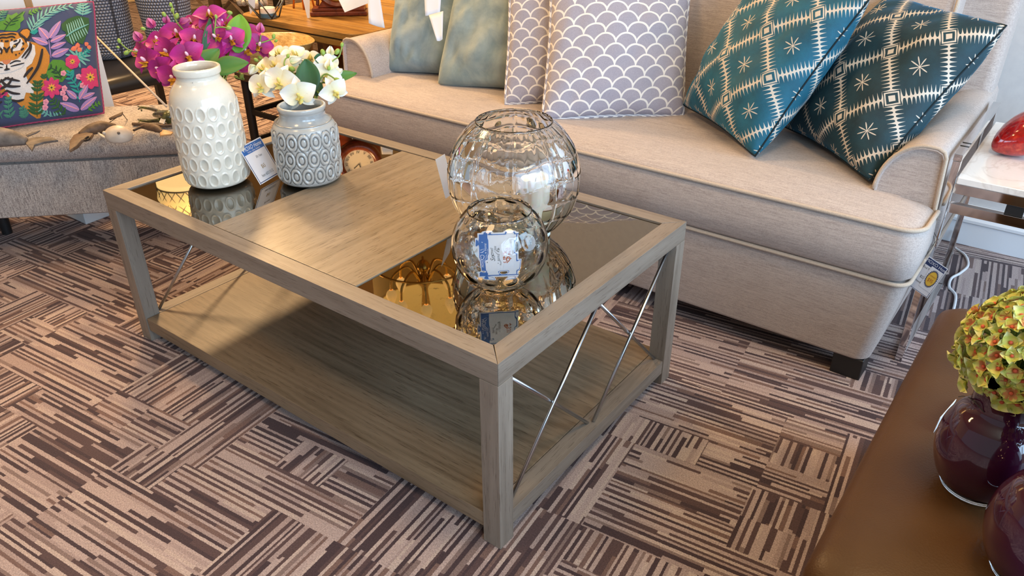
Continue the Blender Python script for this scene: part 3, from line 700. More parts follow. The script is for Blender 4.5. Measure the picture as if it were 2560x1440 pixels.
short = [(0.06, 0.0), (0.078, 0.003), (0.086, 0.012), (0.0885, 0.03), (0.089, 0.10), (0.088, 0.142), (0.0835, 0.158), (0.078, 0.166), (0.0765, 0.169), (0.074, 0.168), (0.067, 0.174), (0.0615, 0.183), (0.0605, 0.195), (0.064, 0.202), (0.0645, 0.210), (0.060, 0.213), (0.056, 0.211)]
ringp = lambda e: 0.0022 * max(0, 1 - (abs(e - 0.80) / 0.20) ** 2) - 0.0022 * max(0, 1 - (abs(e - 0.52) / 0.13) ** 2) + (0.0008 if e < 0.36 else 0) - 0.0020 * max(0, 1 - (abs(e - 1.08) / 0.10) ** 2)
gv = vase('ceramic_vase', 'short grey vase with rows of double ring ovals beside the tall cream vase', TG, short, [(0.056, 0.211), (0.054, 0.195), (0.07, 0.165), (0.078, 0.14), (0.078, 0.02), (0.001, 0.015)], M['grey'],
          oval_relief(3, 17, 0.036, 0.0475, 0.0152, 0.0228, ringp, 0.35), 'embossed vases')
MB().lathe(curve_prof([(0.0775, 0.1698), (0.0735, 0.1692), (0.0676, 0.1746), (0.0622, 0.183), (0.0612, 0.194)]), TG, 96).build('neck', M['greyneck'], gv)
# ================================================================== flowers
def petal(L, Wd, cup=0.25, curl=0.2, p=0.8, nl=8, nw=6, notch=0.0):
    """one petal along +y in the local xy plane, facing +z"""
    vs, uv, f = [], [], []
    for j in range(nl + 1):
        t = j / nl; wd = Wd / 2 * (sin(pi * min(1, t * 0.97 + 0.02) ** p)) ** (0.75 if p > 0.6 else 0.58)
        for i in range(nw + 1):
            x = -1 + 2 * i / nw
            vs.append(V((x * wd, t * L * (1 - notch * (1 - x * x) * t ** 4), curl * L * t * t + cup * Wd * (x * x) * sin(pi * t) - 0.05 * Wd * math.exp(-(x * 4) ** 2) * t + 0.012 * L * sin(9 * x + 7 * t))))
            uv.append(((x + 1) / 2, t))
    for j in range(nl):
        for i in range(nw):
            a = j * (nw + 1) + i; f.append([a, a + 1, a + nw + 2, a + nw + 1])
    return vs, f, uv
def addp(mb, P, ang, tilt=0.0, off=(0, 0, 0), mi=0, M0=None):
    vs, f, uv = P; R = Matrix.Translation(V(off)) @ Matrix.Rotation(ang, 4, 'Z') @ Matrix.Rotation(tilt, 4, 'X')
    if M0 is not None: R = M0 @ R
    mb.add([R @ v for v in vs], f, uv, mi)
_pm = {}
def orchid_meshes(kind, s=1.0):
    m = MB()
    for a in (0, 130, 230): addp(m, petal(0.036, 0.022, 0.2, -0.3, 0.8), radians(a), 0.05)
    for a in (72, -72): addp(m, petal(0.038, 0.043, 0.16, -0.22, 0.62), radians(a), 0.12, (0, 0.0, 0.002))
    l = MB()
    for a in (150, 210): addp(l, petal(0.014, 0.011, -0.6, 0.9, 0.8), radians(a), 0.5, (0, -0.002, 0.003))
    addp(l, petal(0.019, 0.012, -0.5, 0.35, 0.7), radians(180), 0.35, (0, -0.002, 0.003))
    cmb = MB().ball((0, 0.001, 0.010), (0.0034, 0.0038, 0.0075), Matrix.Rotation(-0.35, 4, 'X'), 10)
    return m, l, cmb
def child_copy(src, parent, mat4):
    """copy a part and its sub-parts under another thing"""
    c = src.copy(); COL.objects.link(c); c.parent = parent; c.matrix_local = Matrix.Translation(-org(parent)) @ mat4
    for ch in src.children:
        d = ch.copy(); COL.objects.link(d); d.parent = c
    return c
def flower_proto(parent, pm, lm, cm, M0):
    m, l, c = orchid_meshes(0)
    o = m.build('flower', pm, parent, uv=True, local=True); o.parent = parent; o.matrix_local = Matrix.Translation(-org(parent)) @ M0
    a = l.build('flower_lip', lm, o, uv=True, local=True); b = c.build('flower_column', cm, o, local=True)
    return o
def blade(L, Wd, curl, cup, nl=14): return petal(L, Wd, cup, curl, 0.9, nl, 6)
def bouquet(name, label, base, flowers, buds, leaves, stems, mats, group):
    t = thing(name, base, label, 'flowers', group)
    pr = None
    for (u, v, d, sc_, fx, fy, sp) in flowers:      # where each bloom hangs, its size and the way it faces
        p = atd(u, v, d); dirv = (-f_ + r_ * fx - d_ * fy).normalized()
        Mx = facing(p, dirv, radians(sp)) @ Matrix.Scale(sc_ * 1.2, 4)
        if pr is None: pr = flower_proto(t, mats[0], mats[1], mats[2], Mx)
        else: child_copy(pr, t, Mx)
    bp = {}
    for (u, v, d, sc_, kind, dx, dy) in buds:
        p = atd(u, v, d); dirv = (r_ * dx - d_ * dy + V((0, 0, 0.01))).normalized()
        Mx = Matrix.Translation(p) @ dirv.to_track_quat('Z', 'Y').to_matrix().to_4x4() @ Matrix.Scale(sc_, 4)
        if kind not in bp:
            m = MB()
            if kind == 'g': m.ball((0, 0, 0), (0.0062, 0.0062, 0.0088), n=12)
            else:
                for k in range(5): addp(m, petal(0.030, 0.020, -0.42, 0.34, 0.75, 8, 6), radians(72 * k), 1.15, (0, 0, -0.012))
            bp[kind] = m.build('bud', mats[3] if kind == 'g' else mats[4], t, uv=True, local=True)
            bp[kind].parent = t; bp[kind].matrix_local = Matrix.Translation(-org(t)) @ Mx
        else: child_copy(bp[kind], t, Mx)
    for (u0, v0, d0, u1, v1, d1, wd, mt, curl, roll) in leaves:
        a, b = atd(u0, v0, d0), atd(u1, v1, d1); y = (b - a); L_ = y.length
        nrm = (-f_ + r_ * roll).normalized(); x = y.cross(nrm)
        Mx = frame(a, x, y); m = MB(); addp(m, blade(L_, wd, curl, 0.16), 0, 0, M0=Mx)
        o = m.build('leaf', M[mt], t, uv=True)
        sol = o.modifiers.new('thick', 'SOLIDIFY'); sol.thickness = 0.0012
    for P in stems:
        MB().tube(smoothpath([q if isinstance(q, Vector) else atd(*q) for q in P], 6), 0.0021, 7).build('stem', M['stem'], t)
    return t
D = 2.28
top = lambda t, z, dx=0, dy=0: V((t[0] + dx, t[1] + dy, t[2] + z))
cw = top(TW, 0.16)
pf = [(368, 152, D - .06, 1.12, -.5, .0, 10), (433, 192, D - .13, 1.05, .0, -.35, -8), (400, 105, D, 1.15, -.25, .35, 20), (444, 88, D + .02, 1.25, .1, .3, 0), (470, 138, D - .11, 1.1, .15, -.1, 15), (487, 100, D - .03, 1.05, .3, .25, -20),
      (525, 40, D, 1.1, .15, .55, 5), (556, 60, D + .02, 1.0, .45, .35, 30), (505, 75, D + .02, 1.1, -.1, .5, -15), (577, 100, D, 1.1, .4, .1, 12), (610, 125, D + .05, 1.15, .6, -.1, 40), (645, 115, D + .07, 1.1, .7, .1, -25), (590, 160, D + .06, 1.0, .5, -.5, 0), (420, 130, D - .02, 1.15, -.2, -.1, -30), (455, 165, D - .04, 1.05, .0, -.4, 30), (540, 95, D - .03, 1.1, .1, .1, 60), (480, 60, D + .05, 1.0, -.2, .6, 10), (385, 125, D + .04, 1.05, -.6, .2, -20), (402, 172, D - .09, 1.0, -.35, -.3, 25), (530, 130, D - .02, 1.05, .1, -.2, 10), (350, 130, D + .02, .9, -.7, .1, 0), (620, 85, D + .08, 1.0, .5, .4, -10)]
pb = [(345, 93, D, 1.0, 'p', -.5, .7), (378, 60, D + .02, 1.0, 'p', -.5, .8), (415, 50, D + .03, .8, 'p', 0, 1), (460, 55, D + .02, 1.0, 'p', .7, .3), (650, 72, D + .06, .95, 'p', .1, 1), (543, 55, D - .04, .8, 'p', .3, -.5),
      (298, 102, D, .85, 'g', -.3, 1), (295, 118, D, .6, 'g', -1, .3), (316, 132, D - .01, 1.0, 'g', -.8, -.5), (410, 36, D + .02, .95, 'g', -.5, .7), (427, 12, D + .03, .8, 'g', -.1, 1), (431, 26, D + .03, .85, 'g', .2, 1), (442, 40, D + .02, 1.05, 'g', .2, .8), (358, 72, D, .9, 'g', -1, .2), (574, 32, D + .03, 1.0, 'g', -1, .1), (572, 70, D - .05, .95, 'g', 1, .1), (540, 42, D - .05, .75, 'g', -.2, 1), (684, 90, D + .08, .9, 'g', .2, 1), (690, 102, D + .08, .7, 'g', .6, .5), (650, 145, D + .07, .9, 'g', .6, -.6), (590, 192, D + .1, .75, 'g', -1, .3), (604, 190, D + .1, 1.0, 'g', .3, .9)]
pl = [(515, 175, D - .04, 524, 48, D - .03, .032, 'leafdark', .05, .5), (492, 180, D - .085, 545, 118, D - .07, .055, 'leaf', -.12, .0), (525, 178, D - .085, 612, 150, D - .1, .054, 'leaf', -.2, -.3), (592, 132, D + .01, 600, 40, D + .03, .072, 'leaflight', .1, .4)]
ps = [[cw, (500, 170, D), (440, 110, D + .01), (365, 128, D), (325, 126, D), (300, 106, D)], [(330, 126, D), (320, 132, D - .01)], [cw, (510, 160, D), (470, 90, D + .02), (440, 52, D + .02), (430, 15, D + .03)], [cw, (530, 165, D), (540, 110, D - .03), (536, 75, D - .05), (548, 68, D - .05), (572, 70, D - .05)], [(537, 76, D - .05), (540, 44, D - .05)], [cw, (560, 165, D + .02), (610, 120, D + .05), (660, 105, D + .07), (688, 95, D + .08)], [(652, 88, D + .06), (650, 105, D + .07)], [cw, (570, 150, D + .03), (560, 70, D + .03), (576, 34, D + .03)], [cw, (575, 176, D + .06), (610, 198, D + .1), (590, 194, D + .1)]]
bouquet('orchid_bouquet', 'magenta orchid bouquet with green leaves in the tall cream vase', top(TW, 0.318), pf, pb, pl, ps, (M['pink'], M['pinklip'], M['column'], M['gbud'], M['pinkbud']), 'orchid bouquets')
E2 = 2.24
cg = top(TG, 0.10)
wf_ = [(655, 215, E2 - .07, 1.05, -.35, -.1, 5), (702, 205, E2 - .09, 1.2, -.15, .0, -12), (748, 238, E2 - .11, 1.15, .1, -.3, 10), (690, 165, E2 + .02, 1.0, -.4, .35, 20), (665, 172, E2 + .03, 1.0, -.6, .3, -20), (700, 135, E2 + .06, .9, -.2, .7, 0), (735, 140, E2 + .05, 1.0, .1, .6, 35), (775, 148, E2 + .06, .9, .3, .6, -15), (818, 162, E2 + .02, .95, .5, .3, 10), (835, 228, E2 - .07, .95, .5, -.5, 25), (815, 190, E2 - .03, 1.0, .4, -.1, -30), (720, 175, E2, 1.05, 0, .2, 50)]
wb = [(633, 172, E2, 1.0, 'p', -.4, -.6), (736, 152, E2 - .03, 1.1, 'p', .7, .2), (825, 130, E2 + .03, .9, 'p', .1, 1), (822, 165, E2 - .04, 1.0, 'p', .1, .8), (845, 180, E2, .8, 'p', .7, .4), (722, 258, E2 - .03, .7, 'p', -.3, -1),
      (720, 140, E2 - .02, .8, 'g', .1, 1), (730, 172, E2 - .04, 1.1, 'g', .5, -.3), (807, 131, E2 + .02, 1.15, 'g', -.3, 1), (843, 129, E2 + .02, 1.15, 'g', .5, .7), (855, 112, E2 + .02, .85, 'g', .2, 1), (822, 170, E2 - .06, .8, 'g', 0, -.8), (843, 200, E2 - .06, 1.1, 'g', .8, -.3), (640, 150, E2 + .06, .9, 'g', -.5, .3)]
wl = [(778, 235, E2 - .06, 765, 150, E2 - .05, .066, 'leafdark', .08, .1), (806, 150, E2 + .02, 785, 145, E2, .03, 'leafdark', .05, .3), (805, 205, E2 - .02, 893, 178, E2 + .02, .034, 'leaf', -.1, -.2), (790, 240, E2 - .04, 800, 205, E2 - .03, .026, 'leafdark', .1, .5)]
ws = [[cg, (790, 235, E2 - .03), (800, 200, E2 - .04), (815, 185, E2 - .05), (840, 199, E2 - .06)], [cg, (795, 235, E2), (815, 190, E2), (830, 155, E2 + .02), (848, 140, E2 + .02), (855, 115, E2 + .02)], [cg, (770, 235, E2 - .02), (730, 180, E2 - .03), (712, 165, E2 - .04), (712, 150, E2 - .03), (720, 142, E2 - .02)], [(712, 166, E2 - .04), (728, 172, E2 - .04)], [cg, (755, 240, E2), (690, 190, E2), (650, 175, E2 + .01)], [cg, (788, 240, E2 - .03), (798, 232, E2 - .05), (830, 238, E2 - .03)]]
bouquet('orchid_bouquet', 'cream white orchid bouquet with one broad dark leaf in the short grey vase', top(TG, 0.211), wf_, wb, wl, ws, (M['wpetal'], M['wlip'], M['wlip'], M['gbud'], M['wbud']), 'orchid bouquets')
# ================================================================== glass globe vases and candle
def globe(name, label, c, R, zc, flat, rim, fn, nz=110, n=200):
    t = thing(name, c, label, 'vase', 'clear glass globe vases')
    a0 = math.asin(min(1, flat / R)); a1 = pi - math.asin(rim / R); P = []
    for k in range(nz + 1):
        a = a0 + (a1 - a0) * k / nz; P.append((R * sin(a), zc - R * cos(a)))
    zb = P[0][1]; Pi = []
    th = 0.0024
    for k in range(nz + 1):
        a = a1 + (a0 * 1.0 - a1) * k / nz; Pi.append(((R - th) * sin(a), zc - (R - th) * cos(a)))
    lip = [(P[-1][0] + 0.0008, P[-1][1] + 0.0022), (P[-1][0] - 0.0008, P[-1][1] + 0.0034), (Pi[0][0] - 0.0004, Pi[0][1] + 0.0022)]
    prof = [(0.0008, zb)] + [(flat * q, zb) for q in (0.3, 0.6, 0.9)] + P + lip + Pi + [(flat * 0.5, Pi[-1][1] + 0.001), (0.0008, Pi[-1][1] + 0.001)]
    mid = len(P) + 4
    m = MB(); rs = []
    for k, (r, z) in enumerate(prof):
        ring = []
        for j in range(n):
            a = 2 * pi * j / n; q = r
            if 3 < k < mid: q += fn(a, r, z - zc, R)
            ring.append(V((c[0] + q * cos(a), c[1] + q * sin(a), c[2] + z - zb)))
        rs.append(ring)
    m.rings(rs, cap=True)
    m.build('body', M['glass'], t)
    return t
def dimple(a, r, z, R):
    lat = math.asin(max(-1, min(1, z / R))); j = round(lat / 0.40)
    if abs(lat) > 0.95: return 0
    cols = max(6, round(15 * cos(j * 0.40))); s = a / (2 * pi) * cols + 0.5 * (j % 2)
    ds = (s - round(s)) * 2 * pi / cols * cos(lat); e = sqrt(ds * ds + (lat - j * 0.40) ** 2) / 0.155
    return -0.0025 * (1 - e * e) if e < 1 else 0.0
def flute(a, r, z, R):
    lat = math.asin(max(-1, min(1, z / R)))
    cols = 30; lat += 0.05 * sin(5 * a) ; j = round(lat / 0.31); s = a / (2 * pi) * cols; ds = (s - round(s)) * 2; dl = (lat - j * 0.31) / 0.155
    e = max(0, 1 - ds ** 4) * max(0, 1 - dl ** 4)
    return -0.0048 * e ** 0.6 * (0.75 + 0.5 * noise.noise(V((round(s) * 1.7, j * 2.3, 4)))) * max(0.25, cos(lat)) * (1.0 if abs(lat) < 1.0 else 0.3)
G1 = (1.072, 0.462, 0.481); G2 = (1.203, 0.238, 0.481)
globe('glass_globe_vase', 'large clear fluted glass globe vase on the near end of the table', G1, 0.158, 0.145, 0.060, 0.088, flute)
globe('glass_globe_vase', 'small clear bubbled glass globe vase in front of the large one', G2, 0.1015, 0.0955, 0.036, 0.066, dimple)
cc = V((1.115, 0.490, G1[2] + 0.0054))
cd = thing('pillar_candle', cc, 'ivory pillar candle standing inside the large glass globe', 'candle')
MB().lathe(curve_prof([(0.001, 0.0), (0.034, 0.0), (0.0355, 0.002), (0.0355, 0.13), (0.0345, 0.136), (0.030, 0.137), (0.024, 0.129), (0.008, 0.127), (0.001, 0.127)], 4), cc, 40).build('wax', M['wax'], cd)
MB().tube([cc + V((0, 0, 0.126)), cc + V((0.001, 0, 0.134)), cc + V((0.004, 0.001, 0.140))], 0.0012, 8).build('wick', M['wick'], cd)
# ================================================================== price tags
def price_tag(label, P, rows, head=None, cord=None, headc='blue', group='shop price tags', border='navy', hf=0.24, extra=None):
    """P: corners TL, TR, BR, BL of the card as it hangs; rows: text, height share, y share, ink"""
    TL, TR, BR, BL = (V(p) for p in P)
    t = thing('price_tag', ((BL + BR) / 2).to_tuple(), label, 'price tag', group)
    x = (BR - BL); y = (TL - BL); Wd, Hd = x.length, y.length; F = frame(BL, x, y); z = x.cross(y).normalized()
    m = MB(); b = MB().box((Wd / 2, Hd / 2, 0), (Wd, Hd, 0.0007)); m.add([F @ v for v in b.v], b.f); m.build('card', M['paper'], t, False)
    e = 0.00045; bw = Wd * 0.02; mg = Wd * 0.03
    br = MB()
    for (cx, cy, sx, sy) in ((mg + bw / 2, Hd * (1 - hf) / 2, bw, Hd * (1 - hf)), (Wd - mg - bw / 2, Hd * (1 - hf) / 2, bw, Hd * (1 - hf)), (Wd / 2, mg + bw / 2, Wd - 2 * mg, bw)):
        b = MB().box((cx, cy, e), (sx, sy, 0.0002)); br.add([F @ v for v in b.v], b.f)
    if border: br.build('border', M[border], t, False)
    hb = MB().box((Wd / 2, Hd * (1 - hf / 2) - mg / 2, e), (Wd - 2 * mg, Hd * hf - mg, 0.0002)); hm = MB().add([F @ v for v in hb.v], hb.f); hm.build('header', M[headc], t, False)
    for (s, hs, ys, ink, *k) in rows:
        tm = MB(); text(tm, s, Hd * hs, F @ Matrix.Translation((Wd * (k[1] if len(k) > 1 else 0.5), Hd * ys, e + 0.0003)), sx=k[0] if k else 0.8, shear=k[2] if len(k) > 2 else 0)
        tm.build('lettering', M[ink], t, False)
    if cord: MB().tube(smoothpath(cord, 6), 0.0007, 6).build('cord', M['cordm'], t)
    if extra: extra(t, F, Wd, Hd, e)
    return t
BL = V((0.325, 0.281, 0.4815)); BR = V((0.297, 0.375, 0.4825)); TLt = V((0.272, 0.262, 0.580))
TLt = BL + (onz(592, 372, 0.583) - BL); TRt = BR + (onz(648, 349, 0.583) - BR)
hook = top(TW, 0.283)
price_tag('blue-headed white price tag leaning on the glass between the two ceramic vases', (TLt, TRt, BR, BL),
          [('MOXO Home', 0.15, 0.885, 'paper', 0.78, 0.5, 0.3), ('Furniture - Lighting - Accessories', 0.06, 0.80, 'paper', 0.6, 0.5, 0.2), ('2Pc Vase', 0.085, 0.62, 'ink', 0.75, 0.55), ('$65', 0.14, 0.36, 'gold', 0.7), ('Item #32131/2', 0.10, 0.16, 'ink', 0.75)],
          cord=[hook + V((0.044, -0.046, 0.008)), atd(500, 215, 2.27), atd(560, 262, 2.26), atd(606, 318, 2.25), atd(613, 350, 2.25), TLt.lerp(TRt, 0.35)])
gc = V(G2); ax = (r_ * 0.93 + f_ * 0.10); ax.z = 0; ax.normalize()
bl = gc + V((0, 0, 0.042)) - ax * 0.036 - V((f_.x, f_.y, 0)).normalized() * 0.034; yy = (V((-0.1, 0.13, 1))).normalized()
# the small globe's own tag stands sideways inside it, header to the left
c0, c1 = bl - ax * 0.009, bl + ax * 0.075
price_tag('white and blue price tag standing sideways inside the small glass globe', (c0, c0 + yy * 0.096, c1 + yy * 0.096 - V((0, 0, 0.006)), c1 - V((0, 0, 0.006))),
          [('MOXO Home', 0.15, 0.885, 'paper', 0.8, 0.5, 0.2), ('Furniture - Lighting', 0.05, 0.80, 'paper', 0.7), ('Small', 0.17, 0.63, 'ink', 0.9, 0.5, 0.3), ('Round Vase', 0.11, 0.50, 'ink', 0.9, 0.5, 0.3), ('$20', 0.27, 0.28, 'red_ink', 0.75, 0.5, 0.2)], headc='blue', border='blue')
# the large globe's tag hangs outside on its left, seen from behind
q = [atd(1128, 385, 2.02), atd(1115, 392, 1.96), atd(1114, 497, 1.95), atd(1136, 480, 2.01)]
price_tag('blank white side of a price tag hanging on the left of the large glass globe', q, [('MOXO Home', 0.12, 0.88, 'paper', 0.6), ('$35', 0.14, 0.4, 'gold', 0.6)], cord=[V(G1) + V((-0.083, -0.03, 0.272)), atd(1150, 345, 1.95), q[0].lerp(q[1], 0.5)])
# ================================================================== bench on the left with the tiger cushion
BT, BN = V((0.7071, 0.7071, 0)), V((0.7071, -0.7071, 0))      # along the bench, towards its front
def bpt(s, n, z): return BT * s + BN * n + V((0, 0, z))
bn = thing('upholstered_bench', bpt(-0.5, -0.75, 0), 'long beige tweed bench along the left holding carved fish and a tiger cushion', 'bench')
def bring(s0, s1, n0, n1, z, r): return [bpt(p[0], p[1], z) for p in rrect(s0, s1, n0, n1, r, 8)]
E1 = 0.13
rs = [bring(-2.0, E1 - 0.02, -0.93, -0.618, 0.155, (0.02, .08, .08, .02)), bring(-2.0, E1, -0.935, -0.606, 0.162, (0.02, .1, .1, .02)), bring(-2.0, E1, -0.935, -0.600, 0.26, (0.02, .1, .1, .02)), bring(-2.0, E1, -0.935, -0.606, 0.355, (0.02, .1, .1, .02))]
MB().rings(rs).build('base', M['tweed'], bn, auto=50)
rs = [bring(-2.0, E1, -0.935, -0.612, 0.357, (0.02, .1, .1, .02))]
for k in range(9):
    a = radians(-75 + 165 * k / 8); rs.append(bring(-2.0, E1 + 0.02 * cos(a), -0.935, -0.645 + 0.058 * cos(a), 0.402 + 0.048 * sin(a), (0.03, .1, .1, .03)))
rs.append(bring(-1.98, E1 - 0.04, -0.92, -0.70, 0.454, (0.02, .08, .08, .02)))
MB().rings(rs).build('seat_cushion', M['tweed'], bn, auto=60)
for s, n in ((-0.72, -0.84), (-1.6, -0.84), (-0.02, -0.86)):
    p = bpt(s, n, 0); MB().lathe([(0.001, 0), (0.018, 0), (0.024, 0.157), (0.001, 0.157)], p, 16).build('leg', M['blackwood'], bn, auto=30)
bx = MB().prism([(-0.933, 0.307), (-0.948, 0.52), (-1.11, 0.51), (-1.095, 0.304)], 0, 0.125, 0.002)
tag(bx.build('block', M['blueplast'], None, auto=30), 'small white block on the carpet under the beige bench', 'block')
# ---------------------------------------------------------------- tiger cushion
tBR = V((-0.743, 0.407, 0.458)); tBL = V((-0.921, -0.060, 0.458)); up = V((-0.171, 0.148, 0.354))
tg = Surf(tBL, tBR, tBR + up, tBL + up, 0.13, 0.035, 0.45, 0.004, 5)
tc_ = pillow('throw_pillow', 'navy cushion embroidered with a tiger among tropical leaves and flowers', tg, simple('navy_cotton', hx('3a4566'), 0.9, sheen=0.2), group=None)
TM = [('orange', 'c8822a'), ('black', '221c22'), ('white', 'dcd8d6'), ('teal', '6fb0a6'), ('green', '4e8a2c'), ('deep', '2c5a2c'), ('lilac', 'a283bd'), ('pink', 'd2356f'), ('pale', 'ec9bb0'), ('coral', 'e2785a'), ('aqua', '1f9c94'), ('gold', 'e8b045'), ('mid', '3f7f6b'), ('mint', '8fbfb0'), ('dkgreen', '1f4a2e'), ('nose', 'c77a52')]
TMm = [G('thread_' + n) for n, c in TM]
for g, (n, c) in zip(TMm, TM):
    f = g.noise(g.co(), 420, 2, 0.7); cc_ = hx(c); g.bump(f, 0.5, 0.001); g.p(col=g.ramp(f, [(0.3, tuple(x * 0.72 for x in cc_)), (0.65, cc_)]), rough=0.8, sheen=0.15)
TI = {n: i for i, (n, c) in enumerate(TM)}
em = MB()
cu, cv = (tBL + tBR) / 2, up / 2
def t_uv(X, Y):
    """stitching chart of the cushion front (X, Y counted from its upper edge) to surface parameters"""
    px, py = X / 4.236, Y / 4.236
    xr = 248 + (py - 12) * 0.085; u = 1 - (xr - px) / 410 * 2; v = 1 - (py - 10) / 312 * 2
    return max(-.97, min(.97, u)), max(-.97, min(.97, v))
def tsurf(X, Y, off): u, v = t_uv(X, Y); return tg.at(u, v, off)
def strip(pts, wd, c, off=0.0016, n=5, taper=True):
    P = [(p.x, p.y) for p in smoothpath([V((a, b, 0)) for a, b in pts], n)]; vs, f = [], []
    for i, (x, y) in enumerate(P):
        a, b = P[max(i - 1, 0)], P[min(i + 1, len(P) - 1)]; dx, dy = b[0] - a[0], b[1] - a[1]; l = sqrt(dx * dx + dy * dy) or 1
        t = i / (len(P) - 1); w_ = wd / 2 * ((sin(pi * (0.1 + 0.85 * t))) ** 0.5 if taper else 1)
        for s, h in ((-1, 0.0), (0, 0.0012), (1, 0.0)): vs.append(tsurf(x - dy / l * w_ * s, y + dx / l * w_ * s, off + h))
    for i in range(len(P) - 1):
        for k in (0, 1): a = i * 3 + k; f.append([a, a + 1, a + 4, a + 3])
    em.add(vs, f, mi=TI[c])
def lobe(x0, y0, x1, y1, wd, c, off=0.0016, p=0.8):
    vs, f = [], []; dx, dy = x1 - x0, y1 - y0; l = sqrt(dx * dx + dy * dy); N = 9
    for j in range(N + 1):
        t = j / N; w_ = wd / 2 * sin(pi * (0.03 + 0.94 * t) ** p) ** 0.8
        for k in range(5):
            s = -1 + k / 2; vs.append(tsurf(x0 + dx * t - dy / l * w_ * s, y0 + dy * t + dx / l * w_ * s, off + 0.0016 * (1 - s * s)))
    for j in range(N):
        for k in range(4): a = j * 5 + k; f.append([a, a + 1, a + 6, a + 5])
    em.add(vs, f, mi=TI[c])
def poly(pts, c, off=0.001):
    b = bmesh.new(); vs = [b.verts.new((x, y, 0)) for x, y in pts]; b.faces.new(vs)
    bmesh.ops.triangulate(b, faces=b.faces[:])
    for _ in range(4):
        es = [e for e in b.edges if e.calc_length() > 28]
        if not es: break
        bmesh.ops.subdivide_edges(b, edges=es, cuts=1); bmesh.ops.triangulate(b, faces=[f for f in b.faces if len(f.verts) > 3])
    b.verts.ensure_lookup_table()
    for i, v in enumerate(b.verts): v.index = i
    em.add([tsurf(v.co.x, v.co.y, off) for v in b.verts], [[v.index for v in f.verts] for f in b.faces], mi=TI[c]); b.free()
def frond(pts, n, ln, wd, c, stemc=None, a0=55, off=0.0018):
    P = smoothpath([V((a, b, 0)) for a, b in pts], 10); strip(pts, 12, stemc or c, off)
    for k in range(n):
        i = int((k + 0.5) / n * (len(P) - 2)) + 1; p = P[i]; d = (P[i] - P[i - 1]).normalized(); t = k / n
        for s in (-1, 1):
            a = radians(a0 * s); e = V((d.x * cos(a) - d.y * sin(a), d.x * sin(a) + d.y * cos(a), 0)); L_ = ln * (1.0 - 0.55 * t)
            lobe(p.x, p.y, p.x + e.x * L_, p.y + e.y * L_, wd, c, off)
def bloom(x, y, r, n, c, mid='gold', off=0.003, wd=None, a0=0):
    for k in range(n):
        a = 2 * pi * k / n + a0; lobe(x + cos(a) * r * .12, y + sin(a) * r * .12, x + cos(a) * r, y + sin(a) * r, wd or r * 1.0, c, off, 1.1)
    for k in range(8):
        a = 2 * pi * k / 8; lobe(x, y, x + cos(a) * r * .42, y + sin(a) * r * .42, r * .16, mid, off + 0.0016)
    lobe(x - r * .1, y, x + r * .1, y, r * .2, 'deep' if mid == 'gold' else mid, off + 0.003)
def mir(pts, cx=98): return [(2 * cx - x, y) for x, y in pts]
# body and face (the animal looks out from the middle of the cushion)
poly([(-290, 760), (-140, 560), (60, 480), (260, 480), (420, 530), (520, 600), (565, 690), (560, 790), (520, 880), (455, 980), (440, 1370), (340, 1300), (190, 1150), (-20, 1000), (-200, 980)], 'orange', 0.0008)
poly([(-230, 640), (-120, 500), (310, 500), (400, 560), (410, 660), (370, 760), (310, 800), (300, 880), (330, 960), (390, 1010), (380, 1090), (300, 1070), (270, 1150), (160, 1130), (60, 980), (0, 900), (-130, 900)], 'white', 0.0016)
poly([(-160, 520), (-120, 420), (-40, 375), (98, 365), (190, 378), (250, 400), (300, 470), (330, 560), (270, 640), (215, 690), (98, 715), (0, 690), (-90, 640)], 'orange', 0.0022)
for e in ([(232, 385), (262, 350), (320, 342), (362, 372), (360, 450), (330, 500)],): poly(e, 'black', 0.0024); poly([(240, 390), (270, 358), (315, 352), (345, 380), (340, 430), (315, 470)], 'orange', 0.0028)
e = mir([(232, 385), (262, 350), (320, 342), (362, 372), (360, 450), (330, 500)]); poly(e[::-1], 'black', 0.0024); poly(mir([(240, 390), (270, 358), (315, 352), (345, 380), (340, 430), (315, 470)])[::-1], 'orange', 0.0028)
poly([(130, 490), (250, 455), (280, 520), (240, 600), (160, 600), (130, 550)], 'white', 0.0030); poly(mir([(130, 490), (250, 455), (280, 520), (240, 600), (160, 600), (130, 550)])[::-1], 'white', 0.0030)
poly([(-40, 720), (40, 700), (150, 700), (240, 720), (290, 760), (250, 800), (150, 830), (40, 830), (-60, 800)], 'white', 0.0030)
poly([(40, 690), (155, 690), (130, 728), (98, 745), (66, 728)], 'nose', 0.0040)
